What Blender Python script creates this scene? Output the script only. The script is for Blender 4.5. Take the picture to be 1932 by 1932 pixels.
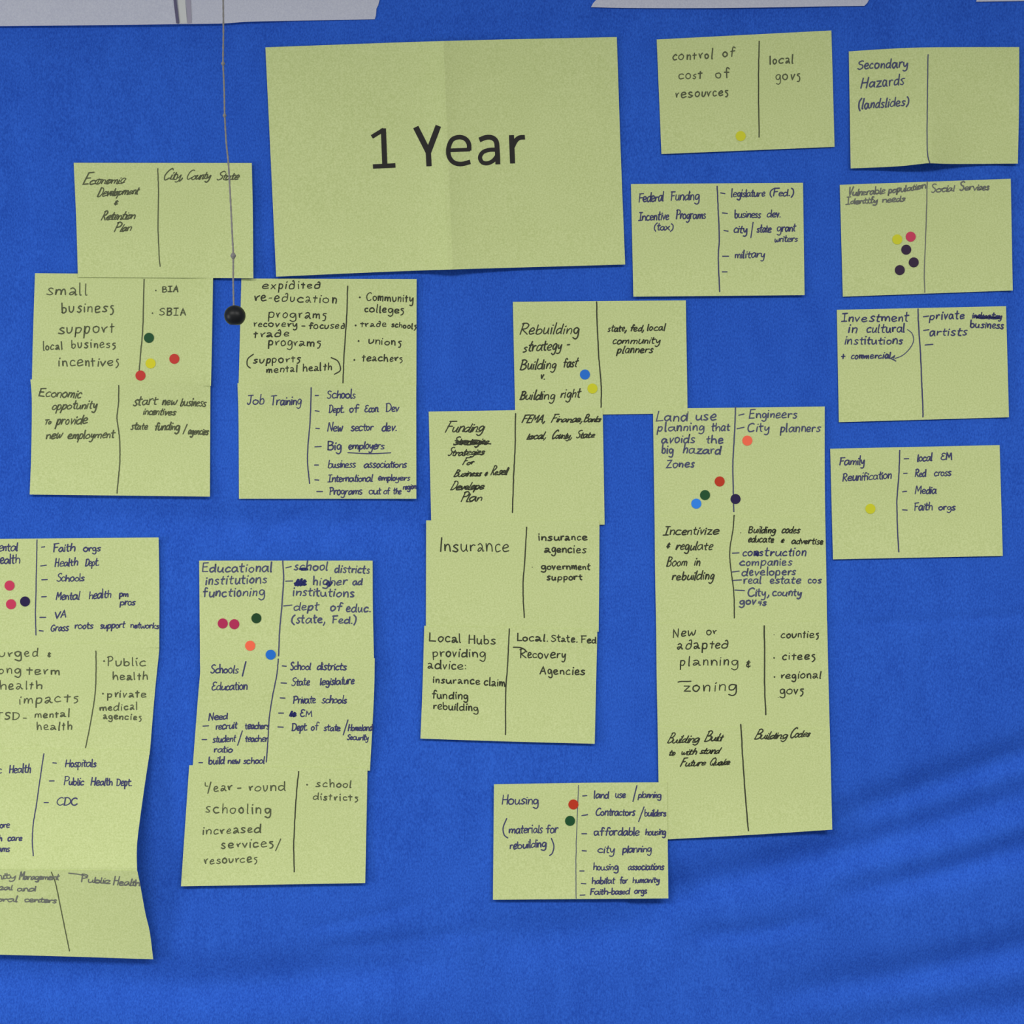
import bpy, math, random
from mathutils import Vector, noise
random.seed(7)
for o in list(bpy.data.objects):
    bpy.data.objects.remove(o)
S = bpy.context.scene
COL = S.collection

# ------------------------------------------------------------------ camera, world, light, exposure
PPM = 1528.0                 # photograph pixels per metre on the hung sheet
CAMD = 2.1                   # camera distance from the sheet
ZC = 1.50                    # height of the camera
YS = -0.034                  # depth of the hung sheet (wall face is y = 0)
cam_d = bpy.data.cameras.new('camera'); cam = bpy.data.objects.new('camera', cam_d); COL.objects.link(cam)
cam.location = (0, YS - CAMD, ZC); cam.rotation_euler = (math.pi / 2, 0, 0)
cam_d.sensor_width = 36; cam_d.lens = 36 * CAMD / (1932 / PPM)
S.camera = cam
S.view_settings.view_transform = 'Standard'; S.view_settings.look = 'None'
S.view_settings.exposure = 0.0; S.view_settings.gamma = 1.0
S.view_settings.use_curve_mapping = False

W = bpy.data.worlds.new('room_light'); S.world = W; W.use_nodes = True
W.node_tree.nodes['Background'].inputs[0].default_value = (0.90, 0.95, 1.0, 1)
W.node_tree.nodes['Background'].inputs[1].default_value = 0.26

def area(name, loc, target, sx, sy, power, col):
    d = bpy.data.lights.new(name, 'AREA'); d.shape = 'RECTANGLE'; d.size = sx; d.size_y = sy
    d.energy = power; d.color = col
    o = bpy.data.objects.new(name, d); COL.objects.link(o); o.location = loc
    o.rotation_euler = (Vector(target) - Vector(loc)).to_track_quat('-Z', 'Y').to_euler()
    return o
# ceiling panels shine straight down, so the wall gets less light near the top than lower down
area('ceiling_lamp', (-1.3, -2.5, 2.72), (-1.3, -2.5, 0), 1.8, 0.9, 66, (1.0, 0.985, 0.95))
area('ceiling_lamp', (1.3, -2.5, 2.72), (1.3, -2.5, 0), 1.8, 0.9, 76, (1.0, 0.985, 0.95))
area('window_light', (-2.5, -1.15, 1.15), (0.4, 0, 1.0), 0.6, 0.9, 18, (0.93, 0.97, 1.0))

# ------------------------------------------------------------------ helpers
def PT(px, py, d=0.0):
    """point seen at photograph position (px, py), d metres in front of the mean sheet plane"""
    k = (CAMD - d) / CAMD
    return Vector(((px - 966) / PPM * k, YS - d, ZC - (py - 966) / PPM * k))

def tag(o, label=None, cat=None, group=None, kind=None):
    if label: o['label'] = label
    if cat: o['category'] = cat
    if group: o['group'] = group
    if kind: o['kind'] = kind
    return o

def mesh_obj(name, vs, fs, mat, parent=None, smooth=False):
    me = bpy.data.meshes.new(name); me.from_pydata([tuple(v) for v in vs], [], fs); me.update()
    if smooth:
        me.polygons.foreach_set('use_smooth', [True] * len(me.polygons))
    me.materials.append(mat)
    o = bpy.data.objects.new(name, me); COL.objects.link(o)
    if parent is not None:
        loc = parent.location
        for v in me.vertices: v.co -= loc
        o.parent = parent
    return o

def recentre(o):
    me = o.data; n = len(me.vertices)
    c = sum((v.co for v in me.vertices), Vector()) / n
    for v in me.vertices: v.co -= c
    o.location = c

def empty(name, loc):
    o = bpy.data.objects.new(name, None); COL.objects.link(o); o.location = loc
    o.empty_display_size = 0.03
    return o

def s2l(c):
    c = c / 255
    return c / 12.92 if c <= 0.04045 else ((c + 0.055) / 1.055) ** 2.4
def rgb(r, g, b): return (s2l(r), s2l(g), s2l(b), 1)

def base_mat(name, col, rough=0.8, spec=0.2):
    m = bpy.data.materials.new(name); m.use_nodes = True
    b = m.node_tree.nodes['Principled BSDF']
    b.inputs['Base Color'].default_value = col; b.inputs['Roughness'].default_value = rough
    b.inputs['Specular IOR Level'].default_value = spec
    return m

def noisy_mat(name, c1, c2, scales, rough=0.85, spec=0.15, bump=0.0, bump_scale=400, stretch=(1, 1, 1), gloss=None):
    """colour = mix(c1, c2) by a sum of noises in object space"""
    m = base_mat(name, c1, rough, spec); nt = m.node_tree; N = nt.nodes; L = nt.links
    b = N['Principled BSDF']
    tc = N.new('ShaderNodeTexCoord'); mp = N.new('ShaderNodeMapping'); mp.inputs['Scale'].default_value = stretch
    L.new(tc.outputs['Object'], mp.inputs['Vector'])
    acc = None
    for sc, w in scales:
        n = N.new('ShaderNodeTexNoise'); n.inputs['Scale'].default_value = sc
        n.inputs['Detail'].default_value = 3; n.inputs['Roughness'].default_value = 0.6
        L.new(mp.outputs[0], n.inputs['Vector'])
        mm = N.new('ShaderNodeMath'); mm.operation = 'MULTIPLY_ADD'; mm.inputs[1].default_value = w
        L.new(n.outputs['Fac'], mm.inputs[0])
        if acc is None: mm.inputs[2].default_value = 0.5 - 0.5 * sum(s[1] for s in scales)
        else: L.new(acc, mm.inputs[2])
        acc = mm.outputs[0]
    mx = N.new('ShaderNodeMix'); mx.data_type = 'RGBA'
    L.new(acc, mx.inputs['Factor']); mx.inputs['A'].default_value = c1; mx.inputs['B'].default_value = c2
    L.new(mx.outputs['Result'], b.inputs['Base Color'])
    if bump:
        n = N.new('ShaderNodeTexNoise'); n.inputs['Scale'].default_value = bump_scale; n.inputs['Detail'].default_value = 4
        L.new(tc.outputs['Object'], n.inputs['Vector'])
        bp = N.new('ShaderNodeBump'); bp.inputs['Strength'].default_value = bump; bp.inputs['Distance'].default_value = 0.0006
        L.new(n.outputs['Fac'], bp.inputs['Height']); L.new(bp.outputs[0], b.inputs['Normal'])
    return m

M = {}
M['cloth'] = noisy_mat('blue_cloth', (0.018, 0.080, 0.475, 1), (0.036, 0.146, 0.70, 1),
                       [(6, 0.7), (28, 0.6), (480, 2.6)], rough=0.9, spec=0.08, bump=0.5, bump_scale=500, stretch=(1.25, 1, 0.7))
M['paper'] = noisy_mat('yellow_paper', (0.535, 0.62, 0.255, 1), (0.675, 0.755, 0.36, 1),
                       [(14, 0.4), (520, 2.6)], rough=0.9, spec=0.1, bump=0.25, bump_scale=700)
M['tape'] = noisy_mat('white_tape', (0.48, 0.495, 0.60, 1), (0.60, 0.615, 0.70, 1), [(20, 0.5), (520, 2.2)], rough=0.7, spec=0.2)
M['tape_cream'] = noisy_mat('cream_tape', (0.58, 0.59, 0.58, 1), (0.66, 0.67, 0.66, 1), [(30, 0.6)], rough=0.7)
M['tape_edge'] = base_mat('dark_tape_edge', (0.12, 0.11, 0.19, 1), 0.8)
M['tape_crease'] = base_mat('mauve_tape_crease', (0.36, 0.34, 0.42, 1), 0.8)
M['wall'] = noisy_mat('wall_paint', (0.62, 0.61, 0.57, 1), (0.68, 0.67, 0.63, 1), [(2, 0.5), (60, 0.4)], rough=0.8)
M['floor'] = noisy_mat('floor_carpet', (0.10, 0.10, 0.11, 1), (0.16, 0.16, 0.17, 1), [(8, 0.5), (300, 1.2)], rough=0.95)
M['cord'] = noisy_mat('cord_fibre', (0.20, 0.195, 0.185, 1), (0.33, 0.315, 0.30, 1), [(600, 1.5)], rough=0.8)
M['ball'] = base_mat('black_plastic', (0.009, 0.010, 0.011, 1), 0.42, 0.3)
M['print'] = base_mat('printed_black', (0.022, 0.020, 0.018, 1), 0.6)
INK = {
    'black': base_mat('black_ink', (0.050, 0.055, 0.032, 1), 0.7),
    'olive': base_mat('worn_black_ink', (0.105, 0.120, 0.060, 1), 0.7),
    'navy': base_mat('navy_ink', (0.060, 0.062, 0.150, 1), 0.7),
    'slate': base_mat('slate_blue_ink', (0.085, 0.093, 0.165, 1), 0.7),
    'grey': base_mat('grey_ink', (0.175, 0.185, 0.155, 1), 0.7),
    'blue': base_mat('dark_blue_ink', (0.020, 0.024, 0.130, 1), 0.7),
}

# ------------------------------------------------------------------ the hung sheet: depth as a function of place
# folds: polyline ridge/valley, half width px, depth mm (positive = valley towards the wall)
FOLDS = [
    ([(1540, 1560), (1700, 1500), (1960, 1412), (2300, 1300)], 30, 4.2),
    ([(1180, 1700), (1400, 1650), (1640, 1592), (1960, 1490), (2300, 1380)], 36, 5.0),
    ([(1560, 1690), (1760, 1650), (1980, 1585), (2300, 1500)], 26, 3.6),
    ([(1300, 1765), (1430, 1757), (1560, 1730)], 18, 1.8),
    ([(1440, 1880), (1640, 1850), (1800, 1818), (1990, 1775), (2300, 1700)], 34, 4.2),
    ([(1500, 1960), (1720, 1925), (1990, 1890), (2300, 1850)], 40, 3.8),
    ([(900, 1775), (1080, 1760), (1270, 1735)], 45, 3.0),
    ([(-200, 1835), (100, 1838), (380, 1860), (640, 1835), (860, 1805)], 44, 4.2),
    ([(560, 1752), (640, 1742), (730, 1722), (800, 1700)], 10, 0.8),
    ([(600, 1790), (720, 1780), (960, 1752)], 14, 1.0),
    ([(1562, 1178), (1700, 1174), (1830, 1168), (1990, 1156), (2200, 1140)], 7, 0.75),
    ([(120, 970), (330, 985), (520, 990), (700, 985), (850, 978)], 34, 3.0),
    ([(470, 1050), (505, 1005), (560, 972), (600, 960)], 9, 0.7),
    ([(590, 1030), (630, 998), (680, 972)], 9, 0.7),
    ([(720, 52), (850, 50), (1000, 46), (1230, 40)], 17, 1.3),
    ([(1080, 40), (1400, 34), (1700, 40), (1960, 30)], 22, 1.3),
    ([(-60, 66), (200, 70), (460, 60), (560, 62)], 22, 1.6),
    ([(1905, 30), (1915, 300), (1925, 700), (1940, 1000)], 26, 0.9),
    ([(20, 120), (35, 400), (25, 700), (10, 960)], 40, 1.0),
    ([(800, 1450), (860, 1490), (905, 1560), (915, 1640)], 16, 0.9),
    ([(340, 1200), (330, 1400), (315, 1600)], 22, 1.0),
    ([(745, 1100), (752, 1300), (735, 1450)], 26, 0.9),
    ([(1745, 1200), (1752, 1300), (1760, 1400)], 24, 0.8),
    ([(-400, 1990), (300, 2010), (900, 1990), (1300, 2030)], 45, 4.0),
    ([(-500, 500), (-420, 900), (-440, 1400)], 45, 3.0),
    ([(2200, 200), (2230, 700), (2190, 1200)], 45, 3.0),
]
def crom(p0, p1, p2, p3, t):
    return tuple(0.5 * ((2 * b) + (c - a) * t + (2 * a - 5 * b + 4 * c - d) * t * t + (-a + 3 * b - 3 * c + d) * t ** 3)
                 for a, b, c, d in zip(p0, p1, p2, p3))
def smooth(pts, n=4):
    if len(pts) < 3: return [tuple(p) for p in pts]
    out = []
    P = [pts[0]] + list(pts) + [pts[-1]]
    for i in range(1, len(P) - 2):
        if P[i] == P[i + 1]: continue
        p0 = P[i - 1] if P[i - 1] != P[i] else tuple(2 * a - b for a, b in zip(P[i], P[i + 1]))
        p3 = P[i + 2] if P[i + 2] != P[i + 1] else tuple(2 * a - b for a, b in zip(P[i + 1], P[i]))
        for k in range(n):
            out.append(crom(p0, P[i], P[i + 1], p3, k / n))
    out.append(tuple(P[-1]))
    return out
def poly_dist(pts, x, y):
    best = 1e9; bt = 0; L = len(pts) - 1
    for i in range(L):
        ax, ay = pts[i]; bx, by = pts[i + 1]
        dx, dy = bx - ax, by - ay
        t = ((x - ax) * dx + (y - ay) * dy) / (dx * dx + dy * dy)
        t = 0 if t < 0 else 1 if t > 1 else t
        d = math.hypot(x - ax - t * dx, y - ay - t * dy)
        if d < best: best = d; bt = (i + t) / L
    return best, bt
FS = []
for pts, w, a in FOLDS:
    sp = smooth(pts, 3); xs = [p[0] for p in sp]; ys = [p[1] for p in sp]
    FS.append((sp, w, a, min(xs) - 3 * w, max(xs) + 3 * w, min(ys) - 3 * w, max(ys) + 3 * w))

def low(px, py):
    """slow billow of the sheet in metres towards the camera; the notes follow it"""
    d = 0.0016 * noise.noise(Vector((px / 620, py / 520, 3.1)))
    if py > 1500: d += 0.011 * min(1.6, (py - 1500) / 432) ** 2      # the free lower part swells forward
    return d
def fabric(px, py):
    d = low(px, py) - 0.0004
    for sp, w, a, x0, x1, y0, y1 in FS:
        if x0 < px < x1 and y0 < py < y1:
            q, t = poly_dist(sp, px, py)
            e = math.sin(math.pi * min(1, max(0, t))) ** 0.5 if 0 < t < 1 else 0
            d -= a * 0.0030 * e * math.exp(-(q / w) ** 2)
    d -= 0.0005 * (0.5 + 0.5 * noise.noise(Vector((px / 150, py / 110, 9.0))))
    return max(d, -0.030)

xs = [-1400 + i * 10 for i in range(0, 481)]
ys = [-46] + [-40 + i * 9 for i in range(0, 268)]
vs = []; fs = []
for y in ys:
    for x in xs:
        vs.append(PT(x, y, fabric(x, y)))
nx = len(xs)
for j in range(len(ys) - 1):
    for i in range(nx - 1):
        a = j * nx + i
        fs.append((a, a + nx, a + nx + 1, a + 1))

# ------------------------------------------------------------------ the setting
def box(name, x0, x1, y0, y1, z0, z1, mat):
    v = [(x, y, z) for x in (x0, x1) for y in (y0, y1) for z in (z0, z1)]
    f = [(0, 1, 3, 2), (4, 6, 7, 5), (0, 4, 5, 1), (2, 3, 7, 6), (0, 2, 6, 4), (1, 5, 7, 3)]
    return mesh_obj(name, v, f, mat)
tag(box('wall_back', -3.2, 3.2, 0, 0.12, 0, 3.3, M['wall']), kind='structure')
tag(box('added_soffit_1', -3.2, 3.2, -0.42, 0, 2.42, 2.62, M['wall']), kind='structure')     # unseen soffit, added to shade the top of the sheet; carries the cord
tag(box('floor', -3.2, 3.2, -3.6, 0.12, -0.1, 0, M['floor']), kind='structure')
tag(box('baseboard_back', -3.2, 3.2, -0.012, 0, 0, 0.09, M['wall']), kind='structure')

cloth = mesh_obj('fabric_sheet', vs, fs, M['cloth'], smooth=True)
recentre(cloth)
md = cloth.modifiers.new('thickness', 'SOLIDIFY'); md.thickness = 0.0006; md.offset = -1
tag(cloth, 'large creased royal blue cloth sheet hung on the wall behind all the yellow cards', 'fabric sheet')

# ------------------------------------------------------------------ handwriting: a stroke alphabet
# baseline 0, x-height 4, ascender 7, descender -3; a doubled point is a corner
G = {
 'a': (4.0, "3.2,3.4 1.9,4 .6,3.1 .2,1.5 1,.1 2.1,.4 3.1,2.2 3.3,4.1 3.3,4.1 3.5,.8 4.2,.1"),
 'ä': (3.8, ".5,3.5 1.7,4 2.7,3.2 2.6,1.7 1.3,.2 .3,.4 .7,1.5 1.9,1.8 2.9,1.2 3.1,.3 3.8,.2"),
 'b': (3.7, ".5,7 .5,7 .5,.3 .5,.3 .9,3 2.2,3.8 3.4,2.6 3,.5 1.5,-.1 .5,.7"),
 'c': (3.2, "3,3.4 1.9,4 .6,3 .3,1.5 1.2,.1 3.2,.6"),
 'd': (4.0, "3.3,3 2,3.9 .5,2.8 .3,1 1.3,0 2.8,.9 3.4,2.5 3.6,7 3.6,7 3.5,1 3.9,0"),
 'e': (3.4, ".4,1.9 2,2.1 3.1,2.9 2.3,4 1,3.6 .3,1.8 1.2,.1 3.4,.6"),
 'f': (3.0, "3.2,6.3 2.3,7 1.5,6 1.4,0 1.4,0|.2,3.8 .2,3.8 2.9,4"),
 'g': (3.7, "3.3,3.3 1.8,4 .5,2.8 .9,.8 2.4,.7 3.4,3.4 3.4,3.4 3.5,-1.5 2.2,-3 .4,-2.2"),
 'h': (3.5, ".5,7 .5,7 .5,0 .5,0 .8,2.6 2,3.9 3.1,3 3.2,0"),
 'i': (1.1, ".5,3.9 .5,3.9 .6,0|.75,5.5 .95,5.9"),
 'j': (1.6, "1.2,3.9 1.2,3.9 1.2,-2 .2,-3|1.3,5.5 1.4,5.9"),
 'k': (3.4, ".5,7 .5,7 .5,0|3,4 3,4 .6,1.8 .6,1.8 3.2,0"),
 'l': (1.2, ".6,7 .6,7 .5,.6 1,0"),
 'm': (5.1, ".4,3.9 .4,3.9 .4,0 .4,0 .9,2.9 1.8,3.9 2.5,2.9 2.5,0 2.5,0 3,2.9 3.9,3.9 4.6,2.9 4.7,0"),
 'n': (3.4, ".4,3.9 .4,3.9 .5,0 .5,0 .9,2.8 2,3.9 3,2.9 3.1,0"),
 'o': (3.4, "1.9,3.9 .5,3.1 .3,1.2 1.5,0 2.9,.9 3.1,2.8 1.9,3.9 1.3,3.6"),
 'p': (3.5, ".5,3.9 .5,3.9 .3,-3 .3,-3 .6,2.8 2,3.9 3.2,2.8 2.6,.6 1.3,.1 .5,.9"),
 'q': (3.5, "3.2,3.3 1.8,4 .5,2.8 .8,.6 2.2,.5 3.2,3.2 3.2,3.6 3.2,3.6 3,-3"),
 'r': (2.8, ".4,3.9 .4,3.9 .5,0 .5,0 .8,2.7 1.8,3.9 2.8,3.7"),
 's': (2.9, "2.8,3.6 1.7,4 .7,3.1 1.7,2 2.6,1 1.6,0 .2,.4"),
 't': (2.7, "1.3,6.2 1.3,6.2 1.2,.9 2.4,.1|.1,3.9 .1,3.9 2.8,4.2"),
 'u': (3.7, ".4,3.9 .4,1 1.5,0 2.8,1.2 3.2,3.9 3.2,3.9 3.2,1 3.7,0"),
 'v': (3.0, ".3,3.9 .3,3.9 1.4,0 1.4,0 2.9,3.9"),
 'w': (4.6, ".3,3.9 .5,1 1.3,0 2.3,2.8 2.3,2.8 3,.2 4,1 4.5,3.9"),
 'x': (3.2, ".3,3.9 .3,3.9 3,0|3,3.9 3,3.9 .2,0"),
 'y': (3.4, ".4,3.9 .6,1.5 1.7,1 3,3.9 3,3.9 2.8,-1.5 1.6,-3 .3,-2.5"),
 'z': (3.2, ".4,3.8 .4,3.8 3,3.9 3,3.9 .4,.1 .4,.1 3.3,.2"),
 'A': (4.6, ".2,0 .2,0 2.6,7 2.6,7 4.1,0|.9,2.5 .9,2.5 3.8,2.6"),
 'B': (4.1, ".6,7 .6,7 .5,0|.2,6.6 2,7 3.5,5.8 2.4,4 .8,3.7 .8,3.7 3.4,3.3 3.8,1.3 2.2,0 .3,.2"),
 'C': (4.4, "4.2,6.2 3,7 1,5.6 .3,2.8 1.3,.3 2.8,.1 4.4,1.2"),
 'D': (4.4, ".7,7 .7,7 .6,.1|.1,6.7 2.4,6.9 4.1,5 3.9,2 2.2,.2 .3,.1"),
 'E': (4.1, "3.8,6.9 3.8,6.9 .7,6.7 .7,6.7 .5,.2 .5,.2 3.9,.3|.6,3.6 .6,3.6 3.2,3.8"),
 'Ë': (3.7, "3.5,6.2 2.2,7 .9,5.8 1.4,4.1 2.4,3.8 .6,3.2 .4,1.2 1.6,0 3.6,.7"),
 'F': (3.9, ".2,6.7 .2,6.7 3.9,6.9|.8,6.8 .8,6.8 .6,0|.7,3.6 .7,3.6 3.2,3.8"),
 'G': (4.4, "4,6.1 2.8,7 1,5.6 .3,2.8 1.4,.3 3.2,.4 3.9,2.6 3.9,2.6 2.4,2.8"),
 'H': (4.4, ".6,7 .6,7 .5,0|3.8,7 3.8,7 3.8,0|.5,3.5 .5,3.5 3.8,3.6"),
 'I': (3.2, ".3,6.8 .3,6.8 3.1,6.9|1.7,6.8 1.7,6.8 1.6,.2|.1,.1 .1,.1 3.2,.2"),
 'Ï': (1.4, ".7,7 .7,7 .7,0"),
 'J': (3.8, ".4,6.9 .4,6.9 3.9,6.9|2.5,6.9 2.5,6.9 2.5,1.2 1.4,0 .3,1"),
 'L': (3.9, ".7,7 .7,7 .5,.3 .5,.3 3.8,.5"),
 'M': (5.3, ".5,0 .5,0 .9,7 .9,7 2.6,2.5 2.6,2.5 4.4,7 4.4,7 4.8,0"),
 'N': (4.6, ".5,0 .5,0 .6,7 .6,7 3.8,0 3.8,0 4,7"),
 'P': (3.9, ".7,7 .7,7 .5,0|.1,6.4 2,7 3.7,5.7 3,3.8 .7,3.3"),
 'Q': (4.6, "2.4,7 .6,5.6 .4,2 2,.1 4,1.6 4.1,5.2 2.4,7|2.4,1.6 2.4,1.6 4.6,-.3"),
 'R': (4.3, ".7,7 .7,7 .5,0|.1,6.4 2,7 3.6,5.7 2.8,3.9 .8,3.4 .8,3.4 4.1,0"),
 'S': (3.9, "3.7,6.3 2.4,7 .8,5.9 1.4,4.3 3,3.2 3.4,1.3 1.8,0 .3,.8"),
 'T': (4.2, ".1,6.8 .1,6.8 4.3,6.9|2.1,6.8 2.1,6.8 2,0"),
 'V': (4.0, ".3,7 .3,7 1.9,0 1.9,0 3.9,7"),
 'Y': (4.2, ".3,7 .6,4.6 2,4 2,4|4,7 4,7 1.6,-1.2"),
 'Z': (3.9, ".4,6.8 .4,6.8 3.6,6.9 3.6,6.9 .4,.2 .4,.2 3.9,.3"),
 '4': (3.4, ".6,5.5 .6,5.5 .4,3 .4,3 3.2,3.1|2.5,6 2.5,6 2.3,0"),
 '-': (2.6, ".3,2.2 .3,2.2 2.3,2.3"),
 '.': (1.5, ".6,.2 .6,.2 1.1,.3"),
 ',': (1.7, "1.2,.8 1.1,-.4 .4,-1.9"),
 ':': (1.0, ".4,.5 .4,.5 .7,.6|.4,3.2 .4,3.2 .7,3.3"),
 '(': (2.2, "2,7.4 .5,5 .4,1.4 1.8,-1.4"),
 ')': (2.2, ".3,7.4 1.8,5.2 1.9,1.4 .4,-1.4"),
 '/': (2.2, "2.2,7.8 2.2,7.8 .2,-2"),
 '+': (3.0, "1.5,4.2 1.5,4.2 1.4,.4|.2,2.2 .2,2.2 2.8,2.4"),
 '&': (3.4, "3,3.8 1.4,4.6 .8,3.4 2,2.5 .6,1.8 .6,.5 2,0 3.3,.8|1.9,5.8 1.9,5.8 1.8,-1"),
 'ť': (2.6, "1.3,5.4 1.3,5.4 1.3,0|.1,3.7 .1,3.7 2.6,3.8"),
 'ř': (2.7, ".3,3.7 .3,3.7 1,.1 1,.1 1.4,2.6 2.7,3.9"),
 'ŭ': (3.4, ".3,3.9 .5,.8 1.6,.1 2.9,1.6 3.2,3.9"),
 'š': (2.5, "2.5,4 1.1,3.9 .8,2.9 2,2 2.3,.3 1.5,-1.3 .7,-1.5"),
 'ď': (3.9, "3.1,3.2 1.6,3.7 .5,2.4 .8,.3 2.4,.2 3.3,1.6 3.2,5 2.6,6.4 2,5.8"),
 ' ': (2.6, ""),
}
GS = {}
for ch, (w, s) in G.items():
    st = []
    for part in s.split('|'):
        if part: st.append([tuple(float(q) for q in p.split(',')) for p in part.split()])
    GS[ch] = (w, st)

# hands: ink, slant, stroke width px, letter swaps, gap between letters
HANDS = {
    'print': ('olive', 0.02, 2.3, {'a': 'ä', 't': 'ť', 'r': 'ř', 'u': 'ŭ'}, 1.3),          # open, well spaced print
    'printk': ('black', 0.05, 2.2, {'a': 'ä', 't': 'ť', 'r': 'ř', 'u': 'ŭ', 'd': 'ď'}, 1.15),
    'round': ('black', 0.0, 2.4, {'a': 'ä'}, 0.9),
    'tight': ('navy', 0.10, 2.3, {'E': 'Ë'}, 0.25),            # narrow joined navy hand
    'bold': ('slate', 0.12, 2.6, {}, 0.85),
    'boldk': ('navy', 0.14, 2.6, {}, 0.85),
    'script': ('black', 0.50, 2.3, {}, 0.2),                   # hurried sloping hand
    'scriptw': ('olive', 0.50, 2.3, {}, 0.2),
    'slope': ('black', 0.26, 2.4, {}, 0.6),
    'slopew': ('olive', 0.30, 2.5, {}, 0.45),
    'faint': ('grey', 0.15, 2.5, {}, 0.2),
}

class Ribbon:
    """flat ink strokes lying on a note; coordinates in photograph pixels"""
    def __init__(s, depth): s.v = []; s.f = []; s.depth = depth
    def stroke(s, pts, w, cap=True):
        q = [pts[0]]
        for p in pts[1:]:
            if math.hypot(p[0] - q[-1][0], p[1] - q[-1][1]) > 0.25: q.append(p)
        if len(q) < 2: q = [(pts[0][0] - w * .3, pts[0][1]), (pts[0][0] + w * .3, pts[0][1])]
        n = len(q); b = len(s.v); h = w / 2; hs = []
        if cap:   # rounded ends
            (ax, ay), (bx, by) = q[0], q[1]; L = math.hypot(bx - ax, by - ay)
            q0 = (ax - (bx - ax) / L * h * .7, ay - (by - ay) / L * h * .7)
            (cx, cy), (dx, dy) = q[-1], q[-2]; L = math.hypot(dx - cx, dy - cy)
            q1 = (cx - (dx - cx) / L * h * .7, cy - (dy - cy) / L * h * .7)
            q = [q0] + q + [q1]; n += 2
            hs = [h * .5] + [h] * (n - 2) + [h * .5]
        else: hs = [h] * n
        for i, (x, y) in enumerate(q):
            if i == 0: tx, ty = q[1][0] - x, q[1][1] - y; k = 1
            elif i == n - 1: tx, ty = x - q[-2][0], y - q[-2][1]; k = 1
            else:
                ux, uy = x - q[i - 1][0], y - q[i - 1][1]; vx, vy = q[i + 1][0] - x, q[i + 1][1] - y
                lu = math.hypot(ux, uy) or 1; lv = math.hypot(vx, vy) or 1
                tx, ty = ux / lu + vx / lv, uy / lu + vy / lv
                l = math.hypot(tx, ty)
                if l < 0.5: tx, ty = vx, vy; k = 1
                else: k = min(1.6, 2 / l)
            l = math.hypot(tx, ty) or 1
            nx_, ny_ = -ty / l * hs[i] * k, tx / l * hs[i] * k
            for sg in (1, -1):
                X, Y = x + nx_ * sg, y + ny_ * sg
                s.v.append(PT(X, Y, s.depth(X, Y)))
        for i in range(n - 1):
            a = b + 2 * i
            s.f.append((a, a + 1, a + 3, a + 2))
    def dot(s, x, y, r):
        b = len(s.v)
        for k in range(8):
            X, Y = x + r * math.cos(k * math.pi / 4), y + r * math.sin(k * math.pi / 4)
            s.v.append(PT(X, Y, s.depth(X, Y)))
        s.f.append(tuple(range(b + 7, b - 1, -1)))
    def build(s, name, mat, parent): return mesh_obj(name, s.v, s.f, mat, parent)

CURSIVE = ('script', 'scriptw', 'faint')
def write(rb, text, x0, y0, x1, y1, h, hand):
    ink, slant, wpx, swap, gap = HANDS[hand]
    if hand in ('print', 'printk', 'round') and len(text) > 3 and text.endswith('s') and hand != 'round': text = text[:-1] + 'š'
    text = ''.join(swap.get(c, c) for c in text)
    if hand == 'round' and text.startswith('Insur'): text = 'Ï' + text[1:]
    cur = hand in CURSIVE
    rough = {'print': .22, 'printk': .2, 'round': .15, 'tight': .17, 'bold': .2, 'boldk': .2}.get(hand, .21)
    pos = 0; adv = []; wj = []
    for c in text:
        k = random.uniform(.84, 1.16); wj.append(k)
        adv.append(pos); pos += GS[c][0] * k + gap * random.uniform(.75, 1.3)
    pos -= gap
    u = h / 4.0
    tall = slant * h * 0.9
    sx = (x1 - x0 - (tall * 0.6 if slant > .2 else 0)) / pos
    prev = None; lowprev = False
    for c, a, k in zip(text, adv, wj):
        jy = random.uniform(-rough, rough) * 1.1; js = random.uniform(.88, 1.12); jr = random.uniform(-.08, .08)
        if cur: js *= 1.16 if c.isupper() else .86
        def place(gx, gy):
            X = x0 + (a + gx * k) * sx + (slant + jr) * gy * u
            return X, y0 + (y1 - y0) * (X - x0) / (x1 - x0) - gy * u
        first = True; end = None
        for st in GS[c][1]:
            pts = []; last = None; jp = (0, 0)
            for (gx, gy) in st:
                if (gx, gy) != last: jp = (random.uniform(-rough, rough), random.uniform(-rough, rough))
                last = (gx, gy)
                pts.append((gx + jp[0], gy * js + jy + jp[1]))
            out = [place(gx, gy) for gx, gy in smooth(pts, 4)]
            if first and cur and prev and c.islower() and lowprev:
                q = out[0] if out[0][1] > y0 - 5 * u + (y1 - y0) else out[min(4, len(out) - 1)]
                mid = ((prev[0] + q[0]) / 2, max(prev[1], q[1]) - .15 * u)
                rb.stroke(smooth([prev, mid, q], 3), wpx * .8)
            if first: end = out[-1]
            first = False
            rb.stroke(out, wpx * random.uniform(.8, 1.2))
        prev = end if c.isalpha() else None; lowprev = c.islower()

# ------------------------------------------------------------------ notes
def interp_edge(pts, n):
    """n+1 points at even arc length along a smoothed polyline"""
    sp = smooth([tuple(map(float, p)) for p in pts], 6) if len(pts) > 2 else [tuple(map(float, p)) for p in pts]
    d = [0]
    for i in range(1, len(sp)): d.append(d[-1] + math.hypot(sp[i][0] - sp[i - 1][0], sp[i][1] - sp[i - 1][1]))
    out = []; j = 0
    for k in range(n + 1):
        t = d[-1] * k / n
        while j < len(sp) - 2 and d[j + 1] < t: j += 1
        f = (t - d[j]) / (d[j + 1] - d[j])
        out.append((sp[j][0] + (sp[j + 1][0] - sp[j][0]) * f, sp[j][1] + (sp[j + 1][1] - sp[j][1]) * f))
    return out

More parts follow.
